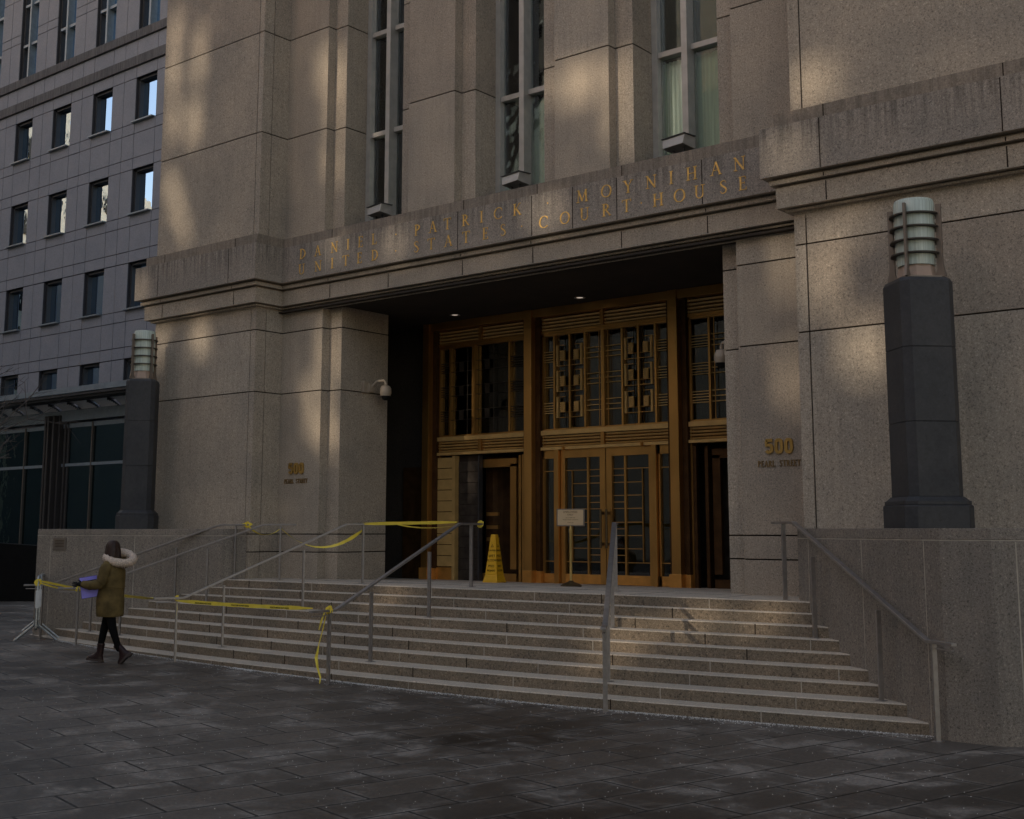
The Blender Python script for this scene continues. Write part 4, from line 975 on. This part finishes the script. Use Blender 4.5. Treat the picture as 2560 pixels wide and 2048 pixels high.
fing(mb, hw2 + hd_ * .02 + Vector((0, 0, .03)), hd_ + Vector((0, 0, .6)), .05, .010, (-F_DIR.x * .5, -F_DIR.y * .5, -.2)); mb.build('glove', 'black', PER, smooth=True)
# fur hood
mb = MB(); cpt = []; NN = 30
for k in range(NN + 1):
    a = 2 * pi * k / NN; r_ = .135 + .19 * cos(a); d_ = .16 * sin(a); z_ = 1.52 - .045 * max(0, -sin(a)) + .06 * max(0, sin(a)) - .035 * cos(a + .4)
    cpt.append(pp(r_ - .02, d_, z_))
mb.tube(cpt, [.060 + random.uniform(-.006, .006) for _ in cpt], 14, cap=False)
# tufts
for k in range(900):
    i = random.randrange(NN); c = cpt[i].lerp(cpt[i + 1], random.random()); dr = Vector((random.gauss(0, 1), random.gauss(0, 1), random.gauss(0, 1))).normalized()
    b_ = c + dr * .050; tp = c + dr * random.uniform(.068, .086) + Vector((0, 0, -.008)); sd = dr.cross(Vector((random.random(), random.random(), random.random()))).normalized() * .006
    mb.add([b_ + sd, b_ - sd, tp], [(0, 1, 2)])
mb.build('fur_trim', 'fur', PER, smooth=True)
mb = MB(); vs, fs = loft([(.12, 0, 1.36, .03, .05), (.11, 0, 1.38, .11, .15), (.10, 0, 1.43, .165, .18), (.10, 0, 1.50, .175, .18), (.10, 0, 1.53, .14, .15), (.10, 0, 1.47, .10, .11), (.09, 0, 1.42, .03, .04)], 26, .03); mb.add(vs, fs)
mb.build('hood', 'coat', PER, smooth=True)
mb = MB(); vs, fs = loft([(-.0, 0, 1.50, .10, .11), (-.0, 0, 1.54, .115, .12), (0, 0, 1.575, .10, .105)], 22, .05); mb.add(vs, fs); mb.build('scarf', 'scarf', PER, smooth=True)
# boots
def boot(ankle, toe_dir, pitch_, mat='boot'):
    t = Vector((toe_dir.x, toe_dir.y, 0)).normalized(); s_ = Vector((-t.y, t.x, 0)); up = Vector((0, 0, 1))
    c, sn = cos(pitch_), sin(pitch_)
    def L(f_, l_, z_): return ankle + t * (f_ * c + z_ * sn) + up * (z_ * c - f_ * sn) + s_ * l_
    mb = MB(); rows = [(-.01, .056, .046, .12), (-.012, .050, .043, .06), (-.01, .052, .043, .02), (.02, .08, .045, -.03), (.045, .115, .046, -.055), (.05, .125, .048, -.085)]
    n = 18; vs = []; fs = []
    for f0, rf, rl, z in rows:
        for k in range(n): a = 2 * pi * k / n; vs.append(L(f0 + rf * cos(a), rl * sin(a), z))
    for i in range(len(rows) - 1):
        for k in range(n): fs.append((i * n + k, i * n + (k + 1) % n, (i + 1) * n + (k + 1) % n, (i + 1) * n + k))
    mb.add(vs, fs); 
    for (f0, rf, rl, z0, z1) in ((.05, .132, .052, -.115, -.085),):
        vs = []; 
        for z in (z0, z1):
            for k in range(n): a = 2 * pi * k / n; vs.append(L(f0 + rf * cos(a), rl * sin(a), z))
        mb.add(vs, [tuple(range(n - 1, -1, -1)), tuple(range(n, 2 * n))] + [(k, (k + 1) % n, n + (k + 1) % n, n + k) for k in range(n)], 1)
    mb.add([L(-.08, -.04, -.115), L(-.01, -.04, -.115), L(-.01, .04, -.115), L(-.08, .04, -.115), L(-.08, -.04, -.135), L(-.01, -.04, -.135), L(-.01, .04, -.135), L(-.08, .04, -.135)], [(4, 7, 6, 5), (0, 1, 5, 4), (1, 2, 6, 5), (2, 3, 7, 6), (3, 0, 4, 7)], 1)
    vs = [] ; 
    for z, r in ((.105, .046), (.125, .052), (.145, .045)):
        for k in range(n): a = 2 * pi * k / n; vs.append(L(-.01 + r * 1.15 * cos(a), r * sin(a), z))
    mb.add(vs, [(i * n + k, i * n + (k + 1) % n, (i + 1) * n + (k + 1) % n, (i + 1) * n + k) for i in range(2) for k in range(n)])
    mb.build('boot', ['boot', 'sole'], PER, smooth=True)
boot(pp(-.155, .08, .135), Vector((-R_DIR.x, -R_DIR.y)), radians(-6)); boot(pp(.235, -.08, .175), Vector((-R_DIR.x - .2, -R_DIR.y)), radians(48))
FD = thing('folder', 'lilac paper folder held under the walking person\'s arm', 'folder', tuple(pp(-.28, -.05, 1.1)))
def fo(u, v, o): return pp(-.29 + u * .985 + v * -.18, -.10 + o + u * .1, 1.10 + v * .985 + u * .17)
mb = MB()
for (u0, u1, v0, v1, o0, o1, mi) in ((-.125, .125, -.155, .155, 0, .012, 1), (-.118, .130, -.150, .150, -.004, -.001, 0)):
    q = [fo(u0, v0, o0), fo(u1, v0, o0), fo(u1, v1, o0), fo(u0, v1, o0), fo(u0, v0, o1), fo(u1, v0, o1), fo(u1, v1, o1), fo(u0, v1, o1)]
    mb.add(q, [(0, 1, 2, 3), (7, 6, 5, 4), (0, 4, 5, 1), (1, 5, 6, 2), (2, 6, 7, 3), (3, 7, 4, 0)], mi)
mb.build('covers', ['folder', 'folder_edge'], FD)

# ------------------------------------------------------------------ neighbouring grey tower
K = 1.2; TY = 28.8
TW = thing('office_tower', 'grey stone office building with square windows and a glass ground floor, at the left', 'building', (-46, TY, 0))
def tx(x): return x * K
def tz(z): return (z - 2) * K + 2
cols = [-36.25 - 2.655 * n for n in range(-2, 9)]; ww = 1.215
rows_ = [17.64, 14.34, 11.03, 7.72]
mb = MB(); X0, X1 = tx(-62), tx(-28.5)
# solid strips around openings
def tbox(m, x0, x1, z0, z1, mi=0, y=TY, dp=.5): m.box(tx(x0), tx(x1), y, y + dp, tz(z0), tz(z1), mi)
xl, xr = -62, -28.5
def tpan(x0, x1, z0, z1, g=.016):
    mb.box(tx(x0) + g, tx(x1) - g, TY + random.uniform(0, .006), TY + .5, tz(z0) + g, tz(z1) - g, 0)
bands = []
zz = 17.64; levels = []
for r in rows_:
    levels += [(r - 1.64, r, 'win'), (r - 2.02, r - 1.64, 'sp'), (r - 2.90, r - 2.02, 'sp'), (r - 3.30, r - 2.90, 'sp')]
levels += [(17.64, 18.07, 'sp'), (18.42, 19.05, 'sp')]
for z0, z1, kd in levels:
    for n_, c in enumerate(cols):
        if kd == 'sp': tpan(c, c + ww, z0, z1)
        tpan(c - .72, c, z0, z1); tpan(c - 1.44, c - .72, z0, z1)
for c in cols:                                     # tall window storey
    for z0, z1 in ((19.37, 20.95), (20.95, 21.3), (21.3, 22.8), (22.8, 26)):
        tpan(c - .72, c, z0, z1); tpan(c - 1.44, c - .72, z0, z1)
mb.box(X0, X1, TY + .52, TY + .6, tz(4), tz(26), 1)
for c in cols:                                     # dark joint backing between the panels
    mb.box(tx(c - 1.44) + .012, tx(c) - .012, TY + .03, TY + .5, tz(4.4), tz(26), 1)
for r in rows_ + [21.5]:
    if r < 20: mb.box(X0, X1, TY + .03, TY + .49, tz(r - 3.30), tz(r - 1.64) - .012, 1)
mb.box(X0, X1, TY + .03, TY + .49, tz(17.64) + .012, tz(19.3), 1)
mb.build('wall', ['greystone', 'towergrout'], TW)
mb = MB(); mb.box(X0, X1, TY - .10, TY + .2, tz(18.07), tz(18.42)); mb.box(X0, X1, TY - .10, TY + .2, tz(19.05), tz(19.37)); mb.build('ledge', 'ledge', TW, bevel=.01)
def tower_window(x0, x1, z0, z1, tall=False):
    a, b, c, d = tx(x0), tx(x1), tz(z0), tz(z1); mb = MB()
    mb.box(a + .004, a + .10, TY + .14, TY + .42, c, d); mb.box(b - .05, b - .004, TY + .14, TY + .42, c, d); mb.box(a, b, TY + .14, TY + .42, d - .09, d - .004); mb.box(a, b, TY + .20, TY + .42, c, c + .04)
    if tall:
        m_ = (a + b) / 2; mb.box(m_ - .06, m_ + .06, TY + .02, TY + .42, c, d, 1); mb.box(a + .1, b - .05, TY + .10, TY + .42, tz(20.74), tz(20.84), 1); mb.box(a + .1, b - .05, TY + .10, TY + .42, tz(22.4), tz(22.5), 1)
    f = mb.build('window', ['darkalu', 'sill'], TW)
    MB().box(a + .1, b - .05, TY + .34, TY + .35, c, d).build('pane', 'glass_blue', f)
    MB().box(a, b, TY + .47, TY + .48, c, d).build('dark_backing', 'room', f)
    if not tall:
        s_ = MB(); s_.box(a - .06, b - .06, TY - .16, TY + .14, c - .01, c + .045); s_.build('sill', 'sill', f)
for c in cols[:9]:
    for r in rows_: tower_window(c, c + ww, r - 1.64, r)
    tower_window(c, c + ww, 19.37, 26, True)
# glass ground floor with canopy
GY = 28.0; G = GY / 24
def gx(x): return x * G
def gzz(z): return (z - 2) * G + 2
mb = MB(); mb.box(gx(-50), gx(-29.8), GY, GY + .12, gzz(5.55), gzz(5.70)); mb.box(gx(-50), gx(-29.8), GY - .1, GY + .3, gzz(5.78), gzz(6.15)); mb.box(gx(-50), gx(-29.8), GY - .02, GY + .1, gzz(4.20), gzz(4.30))
for x in (-46.5, -42.2, -37.89, -33.6): mb.box(gx(x) - .04, gx(x) + .04, GY - .04, GY + .15, .1, gzz(5.7), 1)
f = mb.build('shopfront_frame', ['sill', 'mullion'], TW)
for c in (-48.8, -40.15, -31.5):
    mb = MB()
    for i, (o, y_) in enumerate(((-.72, .0), (-.55, -.12), (-.40, -.25), (-.15, -.30), (.12, -.25), (.32, -.12), (.55, 0), (.70, .05))): mb.box(gx(c + o), gx(c + o) + .12, GY + y_ - .05, GY + .3, .1, gzz(6.0))
    mb.box(gx(c - .72), gx(c + .72), GY + .2, GY + .35, .1, gzz(6.0), 1)
    mb.build('pier', ['pierclad', 'grout'], TW)

MB().box(gx(-50), gx(-29.8), GY + .05, GY + .06, .1, gzz(5.7)).build('shop_glass', 'glass_shop', TW)
MB().box(gx(-50), gx(-29.8), GY + 2.5, GY + 2.55, 0, gzz(6.0)).build('dark_interior', 'room', TW)
# canopy: front fascia, soffit cove, louvres
CY = 26.6; C_ = CY / 24
def cxx(x): return x * C_
def czz(z): return (z - 2) * C_ + 2
mb = MB(); mb.box(cxx(-52), cxx(-30.5), CY, CY + .15, czz(6.80), czz(7.0), 0); mb.box(cxx(-52), cxx(-30.5), CY + .05, GY + .5, czz(6.70), czz(6.78), 1)
x0, x1 = cxx(-52), cxx(-30.5); n = 6
ya, za, yb_, zb_ = CY + .75, czz(6.60), GY - .1, gzz(6.16)
for k in range(17):
    xa, xb = x0 + (x1 - x0) * k / 17, x0 + (x1 - x0) * (k + 1) / 17
    for i in range(n):
        t0, t1 = i / n, (i + 1) / n
        q = lambda t: (ya + (yb_ - ya) * t, za + (zb_ - za) * t ** 1.6)
        (p0y, p0z), (p1y, p1z) = q(t0), q(t1); ins = .10
        mb.add([(xa + ins, p0y, p0z), (xb - ins, p0y, p0z), (xb - ins, p1y, p1z), (xa + ins, p1y, p1z)], [(0, 1, 2, 3)], 2)
        mb.add([(xb - ins, p0y, p0z - .10), (xb + ins, p0y, p0z - .10), (xb + ins, p1y, p1z - .04), (xb - ins, p1y, p1z - .04), (xb - ins, p0y, p0z + .02), (xb - ins, p1y, p1z + .02)], [(0, 1, 2, 3), (0, 3, 5, 4)], 1 if i < 2 else 0)
for i in range(6): mb.box(x0, x1, CY + .18 + i * .09, CY + .22 + i * .09, czz(6.62), czz(6.70), 1)
mb.build('canopy', ['sill', 'darkalu', 'cove'], TW)

# black granite wall in front of it
BW = thing('black_wall', 'low black polished stone wall in deep shade at the far left', 'wall', (-31.0, 17.9, .12))
mb = MB(); p0, p1 = Vector((-36.0, 13.7)), Vector((-25.5, 22.6)); dd = (p1 - p0).normalized(); n_ = Vector((-dd.y, dd.x)) * .5
mb.add([(*p0, .1), (*p1, .1), (*(p1 + n_), .1), (*(p0 + n_), .1), (*p0, 2.05), (*p1, 1.1), (*(p1 + n_), 1.1), (*(p0 + n_), 2.05)], [(0, 3, 2, 1), (4, 5, 6, 7), (0, 1, 5, 4), (1, 2, 6, 5), (2, 3, 7, 6), (3, 0, 4, 7)])
mb.build('stone_face', 'blackwall', BW)

# bare tree whose twigs reach in at the left edge
TR = thing('bare_tree', 'bare winter tree, only thin twigs showing at the left edge', 'tree', (-37.5, 17.5, .12))
mb = MB(); base = Vector((-37.5, 17.5, .1)); mb.tube([base, base + Vector((.1, .05, 2.5)), base + Vector((.3, 0, 5.0))], [.22, .17, .12], 10); mb.build('trunk', 'bark', TR, smooth=True)
mb = MB(); rnd = random.Random(3)
def branch(p, d, L, r, lv):
    pts = [p]; dd = d.normalized()
    for i in range(4):
        dd = (dd + Vector((rnd.gauss(0, .16), rnd.gauss(0, .16), rnd.gauss(.05, .12)))).normalized(); p = p + dd * L / 4; pts.append(p)
    mb.tube(pts, [r, r * .85, r * .7, r * .55, r * .4], 5 if lv < 3 else 4)
    if lv < 4:
        for i in range(4 if lv < 3 else 3):
            q = pts[rnd.randint(1, 4)]; nd = (dd + Vector((rnd.gauss(0, .7), rnd.gauss(0, .7), rnd.gauss(.1, .5)))).normalized(); branch(q, nd, L * rnd.uniform(.5, .72), r * .48, lv + 1)
for i in range(8):
    a = 2 * pi * i / 8 + .3; branch(base + Vector((.15, 0, 3.2 + .25 * i)), Vector((cos(a), sin(a), .75)), 2.7, .07, 1)
mb.build('crown', 'bark', TR)

# ------------------------------------------------------------------ salt grains on the paving
mb = MB(); rs = random.Random(11)
def grain(x, y, z, s_):
    a = rs.uniform(0, 6.28); mb.add([(x + s_ * cos(a + q), y + s_ * sin(a + q), z) for q in (0, 1.7, 3.3, 4.8)] + [(x, y, z + s_)], [(0, 1, 4), (1, 2, 4), (2, 3, 4), (3, 0, 4)])
for i in range(6500):
    x = rs.uniform(-14.5, -4.6) if rs.random() < .75 else rs.uniform(-20, -14); y = ky(8, x) - abs(rs.gauss(0, .055)) * (1 if rs.random() < .8 else 3) - .004
    grain(x, y, gz(x), rs.uniform(.0025, .007))
for i in range(1500):
    x = rs.uniform(-16, -2.5); y = rs.uniform(5.5, 11.6); grain(x, y, gz(x), rs.uniform(.002, .006))
for k in range(1, 9):
    for i in range(160):
        x = rs.uniform(-19 if k > 4 else -17, -6); grain(x, ky(k - 1, x) - abs(rs.gauss(0, .02)) - .006, zk(k), rs.uniform(.003, .006))
tag(mb.build('salt_grains', 'salt'), 'white de-icing salt scattered on paving along the foot of the steps', 'salt', kind='stuff')

# ------------------------------------------------------------------ unseen buildings: added sun blockers and what the windows reflect
BY = -30.0
def hole(xf, zf, wx, wz, yf=14.15):
    Ld = yf - BY; return (xf - .28 * Ld, zf + tan(radians(SUN_EL)) * Vector(SUN_DIR).length * Ld, wx, wz)
holes = [hole(*h) for h in (  # each hole placed and sized to cast one sun patch
    (-20.05, 11.44, 0.42, 1.62, 14.15),
    (-19.26, 11.17, 0.36, 1.2, 14.15),
    (-20, 10.04, 0.34, 0.85, 14.15),
    (-19.35, 9.86, 0.45, 0.9, 14.15),
    (-20, 8.66, 0.5, 0.46, 14.15),
    (-19.78, 8.2, 0.42, 0.5, 14.15),
    (-19.58, 7.82, 0.34, 0.34, 14.15),
    (-19.45, 7.55, 0.26, 0.3, 14.15),
    (-20.15, 5.55, 0.32, 0.7, 14.15),
    (-18.9, 5.5, 0.5, 0.6, 14.15),
    (-20.5, 6.6, 0.5, 0.35, 13.87),
    (-16.36, 10.37, 0.28, 0.9, 14.77),
    (-16.05, 9.9, 0.28, 1.6, 14.95),
    (-16.08, 8.6, 0.3, 0.8, 14.95),
    (-15.6, 6.85, 0.45, 0.35, 14.47),
    (-14.16, 6.7, 0.4, 0.5, 14.47),
    (-11.04, 6.75, 0.6, 0.45, 14.47),
    (-10.6, 8.75, 0.8, 0.62, 14.77),
    (-11.33, 8.9, 0.3, 0.6, 14.95),
    (-9.85, 8.3, 0.3, 1.6, 14.95),
    (-6.5, 7.6, 0.65, 0.5, 14.15),
    (-6.7, 6.65, 0.6, 0.35, 13.87),
    (-7.2, 5.46, 0.28, 0.8, 14.77),
    (-7.2, 3.94, 0.3, 0.8, 14.77),
    (-6.43, 5.1, 0.42, 1, 14.15),
    (-5.95, 4.15, 0.5, 0.75, 14.15),
    (-6, 5.6, 0.3, 0.3, 14.15),
    (-16.5, 4.5, 0.3, 0.3, 14.77),
    (-16.4, 4, 0.36, 0.8, 14.77),
    (-16.08, 5, 0.3, 1.2, 14.95),
    (-16.08, 3.6, 0.3, 0.6, 14.95),
    (-8.9, 0.72, 0.7, 0.32, 13.1),
    (-8.1, 0.95, 0.75, 0.4, 13.2),
    (-7.25, 1, 0.5, 0.38, 13.3),
    (-8.7, 0.45, 0.5, 0.25, 12.8),
    (-3.5, 3, 0.5, 1.3, 14.15),
    (-13.4, 1, 0.5, 0.25, 13.7),
)]
def wall_with_holes(mb, x0, x1, z0, z1, y, th, hs):
    xs_ = sorted({x0, x1, *[v for h in hs for v in (h[0] - h[2] / 2, h[0] + h[2] / 2) if x0 < v < x1]}); zs_ = sorted({z0, z1, *[v for h in hs for v in (h[1] - h[3] / 2, h[1] + h[3] / 2) if z0 < v < z1]})
    for j in range(len(zs_) - 1):
        run = None
        for i in range(len(xs_)):
            solid = i < len(xs_) - 1 and not any(abs((xs_[i] + xs_[i + 1]) / 2 - h[0]) < h[2] / 2 and abs((zs_[j] + zs_[j + 1]) / 2 - h[1]) < h[3] / 2 for h in hs)
            if solid and run is None: run = xs_[i]
            if not solid and run is not None: mb.box(run, xs_[i], y, y + th, zs_[j], zs_[j + 1]); run = None
OB = thing('sun_patch_blocker', 'added pale stone blocker behind the camera, its holes shaped to cast the sun patches', 'building', (-25, BY, 0))
mb = MB(); wall_with_holes(mb, -75, 30, -.1, 27.5, BY, .25, holes); mb.build('wall', 'farstone', OB)  # added unseen wall, blocks the sun except through its holes
mb = MB(); mb.box(-112, -38, BY - 14, BY - 2, 0, 50)  # tall block added to shade the tower and darken window reflections
for i in range(9):
    for j in range(24): mb.box(-111 + j * 3.05, -109.6 + j * 3.05, BY - 2.02, BY - 1.9, 5 + i * 5, 8 + i * 5, 1)
mb.build('rear_block', ['farstone', 'room'], OB)
OC = thing('distant_office', 'sunlit cream office building far to the left, seen only in window reflections', 'building', (-150, -20, 0))
def ow(t): return (-130 + .6 * t, -20 + .8 * t)
def slab_(mb, t0, t1, h, th=24):
    a, b = ow(t0), ow(t1); mb.prism([a, b, (b[0] - .8 * th, b[1] + .6 * th), (a[0] - .8 * th, a[1] + .6 * th)], 0, h)
mb = MB(); slab_(mb, 1, 50, 80); slab_(mb, -60, 0.8, 47.5, 20)
for t in range(-56, 48, 4):
    for k in range(4, 18):
        z = 4.2 * k
        if (t < 0 and z > 43) or z > 76: continue
        c = ow(t); mb.prism([(c[0] + .15, c[1] - .12), (c[0] + .15 + .9, c[1] - .12 + 1.2), (c[0] - .3 + .9, c[1] + .2 + 1.2), (c[0] - .3, c[1] + .2)], z, z + 2.2, 1)
mb.build('wall', ['sunstone', 'room'], OC)
OD = thing('reflection_blocker', 'added plain block behind the left of the camera, darkening the lower window reflections', 'building', (-115, -14, 0))
mb = MB(); mb.box(-150, -92, -22, -12, 0, 31); mb.build('wall', 'greystone', OD)  # unseen block added so the lower tower windows reflect something dark
